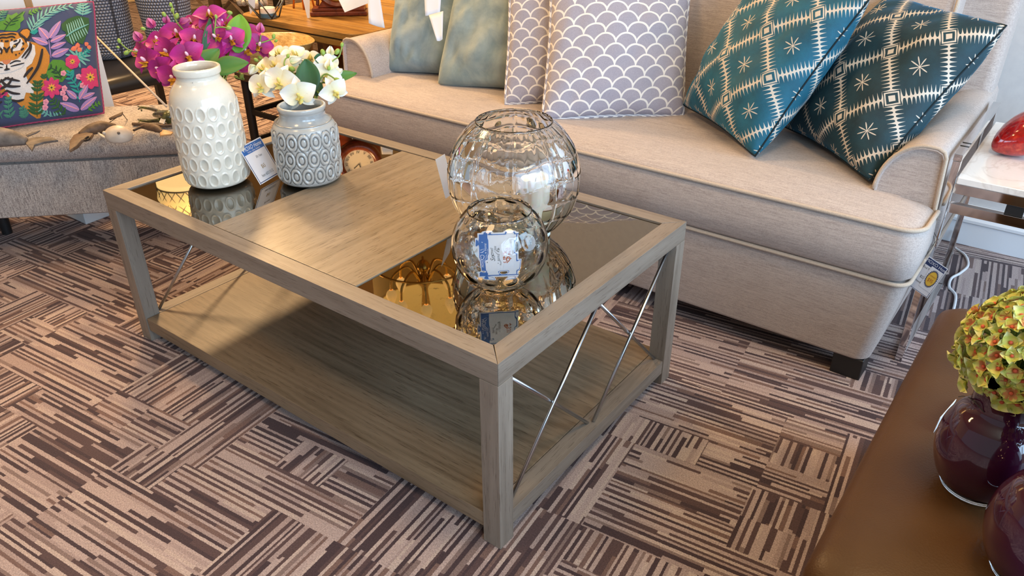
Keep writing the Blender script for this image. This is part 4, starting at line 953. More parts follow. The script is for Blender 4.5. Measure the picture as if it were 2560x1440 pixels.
for s in (0, 1):
    Q = mir if s else (lambda q: q)
    poly(Q([(135, 580), (175, 520), (240, 500), (200, 560)])[::(-1 if s else 1)], 'black', 0.0040)
    lobe(*Q([(165, 548)])[0], *Q([(195, 545)])[0], 34, 'gold', 0.0046); lobe(*Q([(172, 548)])[0], *Q([(188, 548)])[0], 18, 'black', 0.0056)
    for pts, wd in (([(225, 390), (250, 430), (290, 460), (310, 520)], 26), ([(95, 400), (150, 395), (200, 410)], 20), ([(90, 440), (150, 430), (190, 450)], 20), ([(170, 490), (210, 480)], 20), ([(240, 470), (235, 500), (210, 520)], 18), ([(30, 550), (45, 590), (35, 620)], 20), ([(100, 610), (110, 570), (135, 545)], 22), ([(35, 470), (55, 465)], 22), ([(95, 480), (120, 478)], 22), ([(265, 530), (285, 520)], 30), ([(250, 600), (285, 580)], 24),
                    ([(350, 520), (345, 580), (300, 640), (260, 690)], 24), ([(365, 540), (355, 610), (320, 670), (290, 705)], 20), ([(130, 740), (190, 715), (250, 725)], 18), ([(140, 770), (210, 760), (290, 750)], 16), ([(190, 640), (205, 650)], 20), ([(230, 630), (240, 640)], 18),
                    ([(485, 610), (470, 700), (440, 800), (390, 880), (310, 980)], 34), ([(380, 810), (330, 850), (280, 910)], 34), ([(75, 885), (150, 915), (240, 945)], 26), ([(35, 895), (80, 960), (150, 990), (245, 1000)], 30), ([(90, 1020), (160, 1060), (240, 1080)], 26), ([(150, 1130), (210, 1150), (280, 1140)], 26)):
        strip(Q(pts), wd, 'black', 0.0042)
strip([(98, 745), (98, 780), (70, 800)], 12, 'black', 0.0044); strip([(98, 745), (98, 780), (135, 800)], 12, 'black', 0.0044); lobe(70, 800, 135, 800, 20, 'black', 0.0046)
# leaves and flowers
frond([(75, 350), (110, 270), (180, 190), (260, 120)], 1, 10, 6, 'green')
poly([(20, 330), (10, 250), (50, 190), (80, 200), (100, 140), (140, 160), (195, 125), (210, 155), (285, 115), (265, 180), (280, 230), (240, 270), (240, 330), (200, 365), (90, 350)], 'green', 0.002)
strip([(70, 350), (130, 250), (180, 200), (265, 125)], 14, 'dkgreen', 0.0034)
for a, b in (((110, 290), (60, 255)), ((125, 270), (80, 225)), ((150, 240), (120, 190)), ((125, 290), (190, 275)), ((150, 250), (220, 235)), ((170, 220), (240, 195))): strip([a, b], 12, 'dkgreen', 0.0034)
frond([(360, 400), (400, 300), (500, 200), (620, 130), (780, 95)], 11, 160, 22, 'teal', 'mint', 40)
frond([(395, 430), (390, 380)], 3, 60, 20, 'aqua'); frond([(925, 235), (930, 150), (920, 60)], 5, 120, 30, 'teal', 'mint', 62); frond([(315, 160), (380, 130), (450, 90)], 4, 60, 22, 'green'); frond([(-10, 230), (30, 150), (60, 90)], 5, 90, 22, 'mid')
poly([(690, 330), (760, 265), (870, 235), (1000, 265), (1010, 340), (1000, 420), (940, 580), (860, 545), (830, 590), (760, 540), (725, 480), (745, 430), (700, 400)], 'deep', 0.002)
strip([(750, 480), (850, 410), (1000, 340)], 20, 'teal', 0.0034)
for k in range(8):
    t = k / 8; x = 780 + 200 * t; y = 460 - 100 * t; strip([(x, y), (x - 30 - 20 * t, y - 130 + 20 * t)], 13, 'mint', 0.0034); strip([(x, y + 10), (x + 40, y + 120 - 40 * t)], 13, 'mint', 0.0034)
strip([(580, 720), (565, 600), (555, 510)], 14, 'lilac', 0.003)
for a in ((550, 500, 440, 350, 95), (565, 490, 680, 290, 95), (545, 560, 370, 465, 80), (575, 535, 745, 460, 75), (580, 610, 745, 550, 70), (590, 700, 780, 630, 90)): lobe(*a[:4], a[4], 'lilac', 0.003); strip([(a[0], a[1]), (a[2], a[3])], 14, 'pale', 0.0052)
for a in ((870, 620, 800, 640, 60), (880, 620, 880, 560, 55), (880, 625, 925, 665, 55), (1000, 590, 960, 560, 50), (1010, 590, 1015, 640, 50)): lobe(*a[:4], a[4], 'coral', 0.003)
for k in range(9):
    a = radians(200 + 30 * k); strip([(880, 730), (880 + 150 * cos(a), 730 + 120 * sin(a))], 26, 'teal', 0.0018)
frond([(870, 740), (960, 690), (1010, 640)], 5, 60, 20, 'aqua')
poly([(560, 780), (600, 740), (700, 750), (790, 820), (820, 870), (740, 900), (700, 1000), (640, 990), (560, 960), (520, 900)], 'green', 0.0014)
frond([(690, 970), (650, 880), (560, 820)], 4, 80, 20, 'dkgreen')
frond([(880, 1230), (870, 1080), (800, 960), (790, 890)], 7, 110, 26, 'aqua'); frond([(410, 1330), (415, 1150), (430, 960)], 8, 120, 34, 'deep', 'dkgreen', 60); frond([(130, 1310), (110, 1200), (110, 1100)], 5, 80, 32, 'mid'); frond([(280, 1330), (270, 1280), (250, 1220)], 4, 70, 30, 'mid'); frond([(700, 1370), (560, 1340), (440, 1260)], 7, 70, 20, 'teal'); frond([(40, 1300), (10, 1200), (20, 1100)], 2, 50, 20, 'mid'); frond([(720, 1340), (640, 1260), (580, 1180)], 5, 100, 24, 'deep'); frond([(970, 1320), (1060, 1270), (1140, 1240)], 5, 50, 20, 'green'); frond([(500, 950), (500, 900)], 2, 50, 30, 'deep')
for a in ((850, 1190, 740, 1090, 70), (870, 1310, 665, 1220, 85), (890, 1310, 1080, 1180, 80), (880, 1200, 990, 1040, 75), (920, 1190, 1060, 1135, 60)): lobe(*a[:4], a[4], 'lilac', 0.0026); strip([(a[0], a[1]), (a[2], a[3])], 12, 'pale', 0.0046)
bloom(820, 780, 85, 7, 'pink'); bloom(580, 1050, 115, 8, 'pink', wd=60); bloom(1020, 960, 135, 8, 'pink', wd=95); bloom(25, 985, 30, 5, 'pink', 'pink'); bloom(80, 1050, 28, 5, 'pink', 'pink'); bloom(35, 1065, 28, 5, 'pink', 'pink')
for x, y in ((715, 905), (720, 1070), (700, 1120), (725, 1175), (510, 1195), (500, 1250), (885, 950), (925, 1050)): bloom(x, y, 34, 5, 'pale', 'pale')
em.build('embroidery', [g.m for g in TMm], tc_)
loop_uv_tube(tg.edge(), 0.0035, 8, m_stripe('pink_piping', hx('8f2c52'), hx('b04a6c'), 120), 'piping', tc_)
wb_ = V((-1.13, 0.63, 0)); wd_ = V((-0.35, -0.93, 0)).normalized(); wn = V((0.93, -0.35, 0)).normalized()
pn = thing('panel_board', wb_, 'white panelled board standing behind the tiger cushion', 'board')
for a, b in ((0.0, 0.185), (0.21, 0.50)):
    m = MB(); P_ = [wb_ + wd_ * a, wb_ + wd_ * b]; m.prism([(P_[0].x, P_[0].y), (P_[1].x, P_[1].y), ((P_[1] - wn * .02).x, (P_[1] - wn * .02).y), ((P_[0] - wn * .02).x, (P_[0] - wn * .02).y)], 0, 0.93, 0.001); m.build('panel', M['palew'], pn, auto=30)
m = MB(); P_ = [wb_ + wd_ * .187 + wn * .004, wb_ + wd_ * .208 + wn * .004]; m.prism([(P_[0].x, P_[0].y), (P_[1].x, P_[1].y), ((P_[1] - wn * .03).x, (P_[1] - wn * .03).y), ((P_[0] - wn * .03).x, (P_[0] - wn * .03).y)], 0, 0.93, 0.001); m.build('stile', M['tan'], pn, auto=30)
# ---------------------------------------------------------------- small things on the bench
ZB = 0.4545
def blob_path(P, R, name, mat, parent, n=14, flat=1.0, zc=None):
    """a tapering body along a path, R: radius at each point"""
    Q = smoothpath(P, 6); K = len(Q) - 1
    def rad(t):
        x = t * (len(R) - 1); i = min(int(x), len(R) - 2); return R[i] + (R[i + 1] - R[i]) * (x - i)
    m = MB().tube(Q, rad, n)
    return m.build(name, mat, parent)
def fin(P, th, name, mat, parent, r=0.002):
    """a flat shaped plate between outline points (world), thickened"""
    P = [V(p) for p in P]; n = (P[1] - P[0]).cross(P[2] - P[0]).normalized()
    b = bmesh.new(); vs = [b.verts.new(p - n * th / 2) for p in P]; f = b.faces.new(vs); e = bmesh.ops.extrude_face_region(b, geom=[f])
    for g in e['geom']:
        if isinstance(g, bmesh.types.BMVert): g.co += n * th
    bmesh.ops.recalc_face_normals(b, faces=b.faces[:]); bmesh.ops.bevel(b, geom=b.edges[:], offset=r, segments=2, profile=0.5, affect='EDGES')
    return MB().bm(b).build(name, mat, parent)
bz = lambda u, v, z=0.0: onz(u, v, ZB + z)
w1 = thing('carved_whale', bz(30, 352), 'grey carved wooden whale at the left end of the bench with its tail fluke showing', 'carving', 'carved sea animals')
blob_path([bz(-70, 345, .03), bz(-20, 342, .035), bz(30, 345, .026), bz(66, 353, .014)], [0.012, 0.036, 0.027, 0.012], 'body', M['stone'], w1)
fin([bz(60, 352, .01), bz(90, 345, .014), bz(128, 344, .018), bz(146, 352, .016), bz(110, 357, .012), bz(86, 364, .008), bz(80, 378, .006), bz(66, 362, .008)], 0.008, 'fluke', M['stone'], w1)
fin([bz(64, 338, .012), bz(80, 331, .02), bz(102, 326, .026), bz(90, 334, .018), bz(68, 342, .01)], 0.006, 'flipper', M['stone'], w1)
w2 = thing('carved_whale', bz(210, 345), 'brown carved wooden whale in front of the tiger cushion, its fluke towards the carpet', 'carving', 'carved sea animals')
blob_path([bz(290, 318, .012), bz(255, 318, .02), bz(225, 325, .02), bz(200, 338, .012)], [0.010, 0.022, 0.018, 0.009], 'body', M['bark'], w2)
fin([bz(206, 332, .012), bz(234, 336, .02), bz(226, 348, .016), bz(206, 353, .014), bz(194, 368, .004), bz(174, 379, .002), bz(176, 355, .010), bz(186, 340, .014)], 0.010, 'fluke', M['bark'], w2)
MB().tube([bz(218, 347, .024) + V((0.009 * cos(2 * pi * k / 14), 0.009 * sin(2 * pi * k / 14) * .9, 0.004 * sin(2 * pi * k / 14))) for k in range(14)], 0.003, 8, close=True).build('ring', M['irondark'], w2)
s1 = thing('seashell', bz(297, 345), 'rounded beige seashell with a white lip on the bench', 'shell')
cS = bz(297, 338, .026)
m = MB(); m.ball((0, 0, 0), (0.044, 0.034, 0.032), Matrix.Rotation(radians(36), 4, 'Z'), 24)
for i, v in enumerate(m.v):
    v *= 1 + 0.05 * noise.noise(v * 30); m.v[i] = cS + V((v.x, v.y, max(v.z, -0.02)))
m.build('body', M['shell'], s1)
MB().tube(smoothpath([bz(240, 325, .01), bz(252, 338, .006), bz(272, 346, .004), bz(310, 345, .003), bz(334, 336, .006)], 5), lambda t: 0.0045 * (1 - 0.4 * abs(t - .5)), 10).build('lip', M['shellw'], s1)
MB().ball(cS + V((0.028, -0.012, 0.016)), 0.0048, n=10).build('knob', M['stone'], s1); MB().ball(cS + V((-0.018, -0.036, 0.014)), 0.006, n=10).build('spire', M['shell'], s1)
fa = thing('carved_fin', bz(290, 298), 'thin brown carved fin on wire legs behind the seashell', 'carving')
fin([bz(272, 296, .03), bz(300, 284, .045), bz(308, 279, .048), bz(304, 289, .04), bz(274, 300, .028)], 0.005, 'fin_plate', M['bark'], fa)
for (u, v) in ((274, 306), (318, 300)): MB().tube([bz(u, v), bz(306, 284, .04)], 0.0014, 6).build('wire_leg', M['irondark'], fa)
tu = thing('driftwood_fish', bz(385, 322), 'driftwood fish lying on the bench beside the seashell', 'carving')
blob_path([bz(334, 326, .008), bz(352, 318, .010), bz(372, 317, .013), bz(392, 322, .014), bz(405, 330, .008)], [0.004, 0.005, 0.013, 0.013, 0.005], 'body', M['bark'], tu)
fin([bz(399, 325, .010), bz(412, 327, .012), bz(433, 332, .005), bz(428, 337, .003), bz(400, 340, .003)], 0.006, 'tail', M['tan'], tu, 0.0015)
MB().tube(smoothpath([bz(332, 310, .004), bz(370, 311, .006), bz(420, 314, .005), bz(470, 306, .005)], 5), 0.006, 8).build('branch', M['bark'], tu)
fg = thing('bronze_frog', bz(415, 305), 'mottled dark green bronze frog figurine next to the tall cream vase', 'figurine')
blob_path([bz(385, 287, .02), bz(405, 287, .026), bz(425, 292, .026), bz(446, 292, .018)], [0.007, 0.016, 0.024, 0.014], 'body', M['mott'], fg)
MB().ball(bz(443, 287, .03), 0.016, n=14).build('head', M['mott'], fg)
for P in ([(400, 280, .03), (375, 272, .03), (352, 268, .034)], [(400, 300, .012), (372, 303, .008), (350, 301, .008)], [(430, 276, .04), (440, 270, .042)], [(420, 305, .01), (445, 312, .004)]):
    blob_path([bz(*q) for q in P] if len(P) > 2 else [bz(*P[0]), bz(*P[0]).lerp(bz(*P[1]), .5), bz(*P[1])], [0.007, 0.0055, 0.004], 'leg', M['mott'], fg)
for (u, v, z, du, dv) in ((352, 268, .034, -6, 5), (352, 268, .034, -7, -2), (352, 268, .034, 2, 9), (350, 301, .008, -4, 6), (350, 301, .008, -5, -2)): MB().tube([bz(u, v, z), bz(u + du, v + dv, z)], 0.0026, 6).build('toe', M['mott'], fg)
MB().ball(bz(428, 283, .05), 0.005, n=8).build('eye', M['shellw'], fg)
a, b, c, d = bz(398, 306, .012), bz(410, 310, .012), bz(416, 292, .03), bz(406, 288, .03)
sheet([a, b, c, d]).build('little_tag', M['shellw'], fg, False)
rd = MB().tube([bz(416, 266, .03), bz(237, 88, .13)], 0.0042, 10)
tag(rd.build('rod', M['ash'], None), 'thin pale rod slanting from the bronze frog up behind the tiger cushion', 'rod')
# ================================================================== end table, red ornament, cable
et = thing('end_table', (2.15, 1.5, 0), 'chrome framed end table with white marble top beside the right sofa arm', 'end table')
X0, X1, YA, YC, ZT = 1.868, 2.46, 1.235, 1.80, 0.628
def bar(a, b, wx=0.018, wy=0.028, name='frame_bar', mat='chrome', M_=None, axis='z'):
    a, b = V(a), V(b); c = (a + b) / 2; l = (b - a).length
    size = {'z': (wx, wy, l), 'x': (l, wx, wy), 'y': (wx, l, wy)}[axis]
    return MB().box(c, size, 0.0012).build(name, M[mat], et, auto=30)
for x in (X0 + 0.009, X1 - 0.009):
    for y in (YA + 0.014, YC - 0.014): bar((x, y, 0), (x, y, ZT - 0.018), 0.018, 0.028, 'leg')
    bar((x, YA, ZT - 0.009), (x, YC, ZT - 0.009), 0.020, 0.018, 'top_bar', axis='y')
    bar((x, YA + 0.03, 0.009), (x, YC - 0.03, 0.009), 0.018, 0.018, 'floor_bar', axis='y')
for y in (YA + 0.010, YC - 0.010):
    bar((X0 + 0.019, y, 0.540), (X1 - 0.019, y, 0.540), 0.018, 0.026, 'top_rail', axis='x')
    bar((X0 + 0.019, y, 0.487), (X1 - 0.019, y, 0.487), 0.018, 0.026, 'lower_rail', axis='x')
    for x in (2.03, 2.30):
        MB().box((x, y, 0.5135), (0.04, 0.012, 0.026), 0.001).build('rail_block', M['blackwood'], et, auto=30)
MB().prism(rrect(X0 + 0.021, X1 - 0.021, YA - 0.002, YC - 0.002, 0.003, 3), 0.5535, 0.571, 0.0015).build('marble_top', M['marble'], et, auto=30)
MB().box((X0 + 0.009, YA + 0.075, ZT + 0.0006), (0.0215, 0.0025, 0.0014)).build('joint', M['dark'], et); MB().box((X0 + 0.009, YA + 0.105, ZT + 0.0006), (0.0215, 0.0025, 0.0014)).build('joint', M['dark'], et)
hc = onz(2528, 396, 0.5712); ht = V((hc.x, hc.y, 0.5712))
m = MB(); m.ball((0, 0, 0), 1.0, n=40)
vs = []
for v in m.v:      # a plump heart lying on its side, pointed end to the left
    t = v.x; r = sqrt(max(0, v.y ** 2 + v.z ** 2)); k = (1.0 if t > 0 else (1 - (-t) ** 2.2 * 0.30))
    x = v.x * 0.088 - (0.016 if t < 0 else 0) * (-t if t < 0 else 0); y = v.y * 0.072 * k; z = v.z * 0.056 * k
    if t > 0.2: x -= 0.030 * max(0, 1 - (v.y * 2.2) ** 2) * (t - 0.2)
    z += 0.012 * (t + 1) * 0.5
    x += 0.0014 * noise.noise(v * 9); y += 0.0014 * noise.noise(v * 9 + V((5, 5, 5)))
    vs.append(V((x, y, z)))
zmin = min(v.z for v in vs); Rz = Matrix.Rotation(radians(28), 4, 'Z') @ Matrix.Rotation(radians(-27), 4, 'Y')
vs = [Rz @ v for v in vs]; zmin = min(v.z for v in vs)
m.v = [ht + V((0.03, 0.05, -zmin)) + v for v in vs]
rh = thing('red_heart_ornament', (ht.x + 0.03, ht.y + 0.05, 0.5712), 'glossy red speckled heart-shaped ornament lying on the marble end table', 'ornament')
m.build('body', M['red'], rh)
p_ = min(m.v, key=lambda v: (v - CP).length - v.z * 1.2)
MB().tube([ht + V((0.03, 0.05, 0)) + (Rz @ V((-0.012, -0.035, 0.058))) + V((0.006 * cos(2 * pi * k / 12), 0.004 * sin(2 * pi * k / 12), -0.004 + 0.005 * sin(2 * pi * k / 12))) + V((0, 0, -zmin * 0.26)) for k in range(12)], 0.0016, 6, close=True).build('ring_mark', M['tealcup'], rh)
cb = MB().tube(smoothpath([(1.84, 2.165, 0.05), (1.850, 2.14, 0.005), (1.90, 2.08, 0.005), (1.925, 2.0, 0.005), (1.915, 1.92, 0.005), (1.898, 1.86, 0.005), (1.905, 1.79, 0.005), (1.935, 1.735, 0.005), (1.95, 1.60, 0.005)], 8), 0.0046, 8)
tag(cb.build('power_cable', M['whitecord'], None), 'white power cable curling over the carpet under the end table', 'cable')
def burst(t, F, Wd, Hd, e):
    st = MB(); P = []
    sh = MB().box((Wd * 0.66, Hd * 0.50, e + 0.0006), (Wd * 0.60, Hd * 0.66, 0.0003)); MB().add([F @ v for v in sh.v], sh.f).build('sticker', M['paper'], t, False)
    for k in range(56):
        a = 2 * pi * k / 56; r = 1.0 if k % 2 else 0.84; P.append((Wd * 0.66 + Wd * 0.27 * r * cos(a), Hd * 0.52 + Hd * 0.28 * r * sin(a)))
    b = MB().prism(P, e + 0.0009, e + 0.0011); MB().add([F @ v for v in b.v], b.f).build('sunburst', M['navy'], t, False)
    P2 = [(Wd * 0.66 + (x - Wd * 0.66) * 0.84, Hd * 0.52 + (y - Hd * 0.52) * 0.84) for x, y in P]
    b = MB().prism(P2, e + 0.0012, e + 0.0014); MB().add([F @ v for v in b.v], b.f).build('sunburst_center', M['yellow'], t, False)
    for s, h, y, k in (('CLEARANCE', 0.05, 0.60, 0.6), ('$95', 0.15, 0.47, 0.62)):
        tm = MB(); text(tm, s, Hd * h, F @ Matrix.Translation((Wd * 0.66, Hd * y, e + 0.0016)), sx=k); tm.build('lettering', M['red_ink'], t, False)
q = [ony(2305, 631, 1.205), ony(2342, 653, 1.19), ony(2318, 746, 1.19), ony(2273, 714, 1.205)]
price_tag('navy-headed price tag with a yellow sunburst sticker hanging on the chrome end table leg', q,
          [('MOXO Home', 0.13, 0.90, 'paper', 0.8, 0.55), ('End Table', 0.085, 0.70, 'ink', 0.8, 0.3), ('$225', 0.11, 0.42, 'ink', 0.7, 0.30), ('Item# X.1110', 0.08, 0.26, 'ink', 0.8, 0.42)],
          headc='navy', hf=0.22, cord=[q[0].lerp(q[1], 0.25) + V((0, 0, -0.006)), q[0].lerp(q[1], 0.4) + V((0.004, 0.02, 0.03)), V((X0, YA - 0.004, 0.42)), V((X0, YA - 0.003, 0.47))], extra=burst)
# ================================================================== leather ottoman with the plum vases
ZO = 0.45
ot = thing('leather_ottoman', (2.32, 0.42, 0), 'dark brown leather ottoman at the right edge carrying the plum vases', 'ottoman')
def oring(x0, x1, ya, yb, r, z): return [V((p[0], p[1], z)) for p in rrect(x0, x1, ya, yb, r, 7)]
OX0, OX1, OY0, OY1 = 1.972, 2.66, -0.085, 0.830
lv = [(0.318, 0.012, 0.03), (0.326, 0.002, 0.035), (0.37, -0.003, 0.04), (0.408, 0.0, 0.04), (0.425, 0.006, 0.045), (0.437, 0.017, 0.05), (0.444, 0.033, 0.055), (0.448, 0.06, 0.06), (0.4497, 0.11, 0.06), (0.450, 0.18, 0.06), (0.450, 0.28, 0.03)]
MB().rings([oring(OX0 + i, OX1 - i, OY0 + i, OY1 - i, r, z) for z, i, r in lv]).build('cushion', M['leather'], ot)
lv = [(0.10, 0.012, 0.02), (0.105, 0.008, 0.022), (0.31, 0.008, 0.022), (0.317, 0.014, 0.02)]
MB().rings([oring(OX0 + i, OX1 - i, OY0 + i, OY1 - i, r, z) for z, i, r in lv]).build('base', M['leather'], ot, auto=40)
welt_loop(0.3175, OX0 + 0.006, OX1 - 0.006, OY0 + 0.006, OY1 - 0.006, 0.03, 0.004).build('welt', M['leather'], ot)
for x in (OX0 + 0.05, OX1 - 0.05):
    for y in (OY0 + 0.05, OY1 - 0.05): MB().lathe([(0.001, 0), (0.018, 0), (0.025, 0.101), (0.001, 0.101)], (x, y, 0), 16).build('foot', M['blackwood'], ot, auto=30)
def plum(c, s, label):
    t = thing('plum_glass_vase', c, label, 'vase', 'plum glass vases')
    P = [(0.041, 0.0085), (0.050, 0.012), (0.060, 0.028), (0.068, 0.055), (0.0695, 0.078), (0.066, 0.105), (0.057, 0.128), (0.047, 0.143), (0.0425, 0.153), (0.042, 0.165), (0.0445, 0.180), (0.048, 0.188)]
    Q = [(0.0455, 0.188), (0.0400, 0.165), (0.045, 0.140), (0.060, 0.11), (0.065, 0.075), (0.05, 0.02), (0.001, 0.015)]
    sc = lambda L: [(a * s, b * s) for a, b in L]
    m = MB().lathe(curve_prof(sc(P)) + [(0.047 * s, 0.1895 * s)] + curve_prof(sc(Q)), c, 72); m.build('body', M['purple'], t)
    MB().lathe(curve_prof(sc([(0.001, 0.0), (0.041, 0.0), (0.0455, 0.002), (0.0485, 0.0065), (0.0475, 0.0105), (0.040, 0.0118), (0.001, 0.0118)]), 5), c, 72).build('base', M['clearglass'], t)
    return t
PV1 = onz(2432, 1214, ZO); PV1 = V((PV1.x, PV1.y, ZO + 0.0005)); PV2 = V((2.222, 0.080, ZO + 0.0005))
plum(PV1, 1.0, 'plum purple glass vase on the leather ottoman, the farther of the two'); plum(PV2, 1.04, 'plum purple glass vase at the lower right corner, nearer and cut by the frame')
random.seed(5)
_fl = []
def floret_mesh(seed):
    rnd = random.Random(seed); m = MB()
    for k in range(4):
        addp(m, petal(0.0150, 0.0165, 0.30, -0.25 + 0.2 * rnd.random(), 0.56, 6, 6), radians(90 * k + rnd.uniform(-8, 8)), 0.25 + 0.35 * rnd.random())
    return m
def hydrangea(c, R, label, seed, vis, axis):
    rnd = random.Random(seed)
    t = thing('hydrangea_bouquet', c, label, 'flowers', 'hydrangea bouquets')
    protos = []
    for k in range(4):
        o = floret_mesh(seed * 10 + k).build('floret', M['hyd'], t, uv=True, local=True); h = MB().ball((0, 0, 0.0022), (0.0026, 0.0026, 0.002), n=8).build('floret_heart', M['hydc'], o, local=True); protos.append(o)
    pts = []
    N = 270
    for k in range(N):
        z = 1 - 2 * (k + 0.5) / N; a = k * 2.39996
        n = V((sqrt(1 - z * z) * cos(a), sqrt(1 - z * z) * sin(a), z))
        if n.z < -0.62: continue
        pts.append(n)
    pts.sort(key=lambda n: -(n.dot((CP - V(c)).normalized()) + 0.25 * n.z))
    used = 0
    def place(n): 
        d = (n + V((rnd.uniform(-.45, .45), rnd.uniform(-.45, .45), rnd.uniform(-.3, .45)))).normalized()
        return facing(V(c) + n * R * rnd.uniform(0.90, 1.06), d, rnd.uniform(0, 6.28)) @ Matrix.Scale(rnd.uniform(0.9, 1.2), 4)
    for i, n in enumerate(pts[:99]):
        Mx = place(n); pr = protos[i % 4]
        if i < 4: pr.matrix_local = Matrix.Translation(-org(t)) @ Mx
        else: child_copy(pr, t, Mx)
    m = MB()
    for i, n in enumerate(pts[99:]):
        Mx = place(n); f = floret_mesh(i); m.add([Mx @ v for v in f.v], f.f, f.uv)
    o = m.build('florets', M['hyd'], t, uv=True); o['kind'] = 'stuff'
    m = MB()
    for i in range(0, len(pts), 2): m.tube([axis, V(c) + pts[i] * R * 0.5, V(c) + pts[i] * R * 0.93], 0.0016, 5)
    m.build('stems', M['stem'], t)
    return t
H1 = PV1 + V((0.010, 0.030, 0.226)); H2 = PV2 + V((0.050, 0.02, 0.228))
hydrangea(H1, 0.087, 'yellow-green hydrangea bouquet with red hearts in the farther plum vase', 3, None, PV1 + V((0, 0, 0.15)))
hydrangea(H2, 0.090, 'yellow-green hydrangea bouquet in the nearer plum vase at the right edge', 4, None, PV2 + V((0, 0, 0.15)))
nk = PV1 + V((-0.044, -0.004, 0.15)); d1 = atd(2398, 1000, 1.36)
q = [atd(2398, 998, 1.40), atd(2394, 985, 1.31), atd(2306, 1143, 1.31), atd(2348, 1092, 1.39)]
price_tag('white price tag hanging edge-on at the left of the farther plum vase', q, [('MOXO Home', 0.12, 0.88, 'paper', 0.7), ('$25', 0.14, 0.4, 'gold', 0.7)], headc='navy', cord=[q[0].lerp(q[1], 0.5), nk, PV1 + V((-0.02, -0.038, 0.156))])
# ================================================================== things behind, left of the sofa
lt = thing('low_dark_table', (-0.68, 1.38, 0), 'low dark brown wooden table left of the sofa carrying a carved bowl', 'table')
LX0, LX1, LY0, LY1, LZ = -1.02, -0.385, 1.145, 1.66, 0.42
MB().box(((LX0 + LX1) / 2, (LY0 + LY1) / 2, LZ - 0.0175), (LX1 - LX0, LY1 - LY0, 0.035), 0.004).build('tabletop', M['oakbrown'], lt, auto=30)
for x in (LX0 + 0.03, LX1 - 0.03):
    for y in (LY0 + 0.03, LY1 - 0.03): MB().tube([(x, y, 0), (x, y, LZ - 0.035)], 0.020, 16).build('leg', M['irondark'], lt, auto=40)
for z in (0.10, 0.235):
    for y in (LY0 + 0.03, LY1 - 0.03): MB().box(((LX0 + LX1) / 2, y, z), (LX1 - LX0 - 0.06, 0.014, 0.024), 0.002).build('stretcher', M['irondark'], lt, auto=30)
    for x in (LX0 + 0.03, LX1 - 0.03): MB().box((x, (LY0 + LY1) / 2, z), (0.014, LY1 - LY0 - 0.06, 0.024), 0.002).build('stretcher', M['irondark'], lt, auto=30)
bc = V((-0.835, 1.245, LZ + 0.0005))
bw = thing('wooden_bowl', bc, 'large golden spalted wooden bowl on the low dark table', 'bowl')
wob = lambda a, r, z: r * (0.07 * cos(2 * (a - 0.6)) + 0.05 * sin(3 * a + 1) + 0.03 * sin(5 * a)) * (z / 0.14)
MB().lathe(curve_prof([(0.001, 0), (0.055, 0.0), (0.065, 0.006), (0.095, 0.035), (0.132, 0.080), (0.162, 0.130), (0.170, 0.142), (0.164, 0.144), (0.148, 0.125), (0.118, 0.080), (0.085, 0.04), (0.05, 0.02), (0.001, 0.016)]), bc, 64, wob).build('body', M['bowlw'], bw)
wt = thing('plank_table', (-0.92, 1.9, 0), 'honey brown plank table with rounded corners behind the bowl', 'table')
TX0, TX1, TY0, TY1, TZ = -1.31, -0.475, 1.405, 2.12, 0.60
npl = 5; pw_ = (TY1 - TY0) / npl
for k in range(npl):
    ya, yb = TY0 + k * pw_, TY0 + (k + 1) * pw_ - 0.003
    r = [0.003] * 4
    if k == 0: r = [0.075, 0.003, 0.003, 0.075]
    if k == npl - 1: r = [0.003, 0.075, 0.075, 0.003]
    MB().prism(rrect(TX0, TX1, ya, yb, r, 8), TZ - 0.028, TZ, 0.002).build('plank', M['oakwarm'], wt, auto=30)
MB().prism(rrect(TX0 + 0.012, TX1 - 0.012, TY0 + 0.012, TY1 - 0.012, 0.07, 8), TZ - 0.034, TZ - 0.0285).build('edge_bead', M['dark'], wt, auto=30)
MB().prism(rrect(TX0 + 0.004, TX1 - 0.004, TY0 + 0.004, TY1 - 0.004, 0.073, 8), TZ - 0.064, TZ - 0.0345, 0.006, 3).build('apron_moulding', M['oakwarm'], wt, auto=30)
for x in (TX0 + 0.09, TX1 - 0.09):
    for y in (1.73, TY1 - 0.09): MB().lathe(curve_prof([(0.001, 0), (0.026, 0), (0.03, 0.02), (0.022, 0.06), (0.034, 0.2), (0.03, 0.4), (0.04, 0.45), (0.04, 0.535), (0.001, 0.5355)], 4), (x, y, 0), 24).build('leg', M['oakwarm'], wt, auto=40)
# mantel clock
ck = onz(847, 41, TZ); cx_ = (onz(918, 40, TZ) - onz(776, 42, TZ)); cl = cx_.length; cx_.normalize(); cyv = V((-cx_.y, cx_.x, 0))
mc = thing('mantel_clock', (ck.x, ck.y, TZ), 'mahogany mantel clock with round case and scrolled foot on the plank table', 'clock')
F = Matrix(((cx_.x, cyv.x, 0, ck.x), (cx_.y, cyv.y, 0, ck.y), (0, 0, 1, TZ + 0.0004), (0, 0, 0, 1))) @ Matrix.Translation((0, 0.045, 0))
def put(mb): mb.v = [F @ v for v in mb.v]; return mb
put(MB().box((0, 0, 0.011), (cl, 0.10, 0.022), 0.006, 3).box((0, 0.0, 0.029), (cl * 0.93, 0.088, 0.014), 0.004, 2)).build('plinth', M['mahog'], mc, auto=35)
R90 = Matrix.Rotation(radians(90), 4, 'X')
cs = MB(); prof = [(-0.36, 0.036), (-0.32, 0.052), (-0.25, 0.075), (-0.2, 0.11), (0.2, 0.11), (0.25, 0.075), (0.32, 0.052), (0.36, 0.036)]
b = MB().prism([(a * cl, z) for a, z in prof], -0.032, 0.032, 0.003); b.v = [V((v.x, v.z, v.y)) for v in b.v]; put(b).build('shoulder', M['mahog'], mc, auto=35)
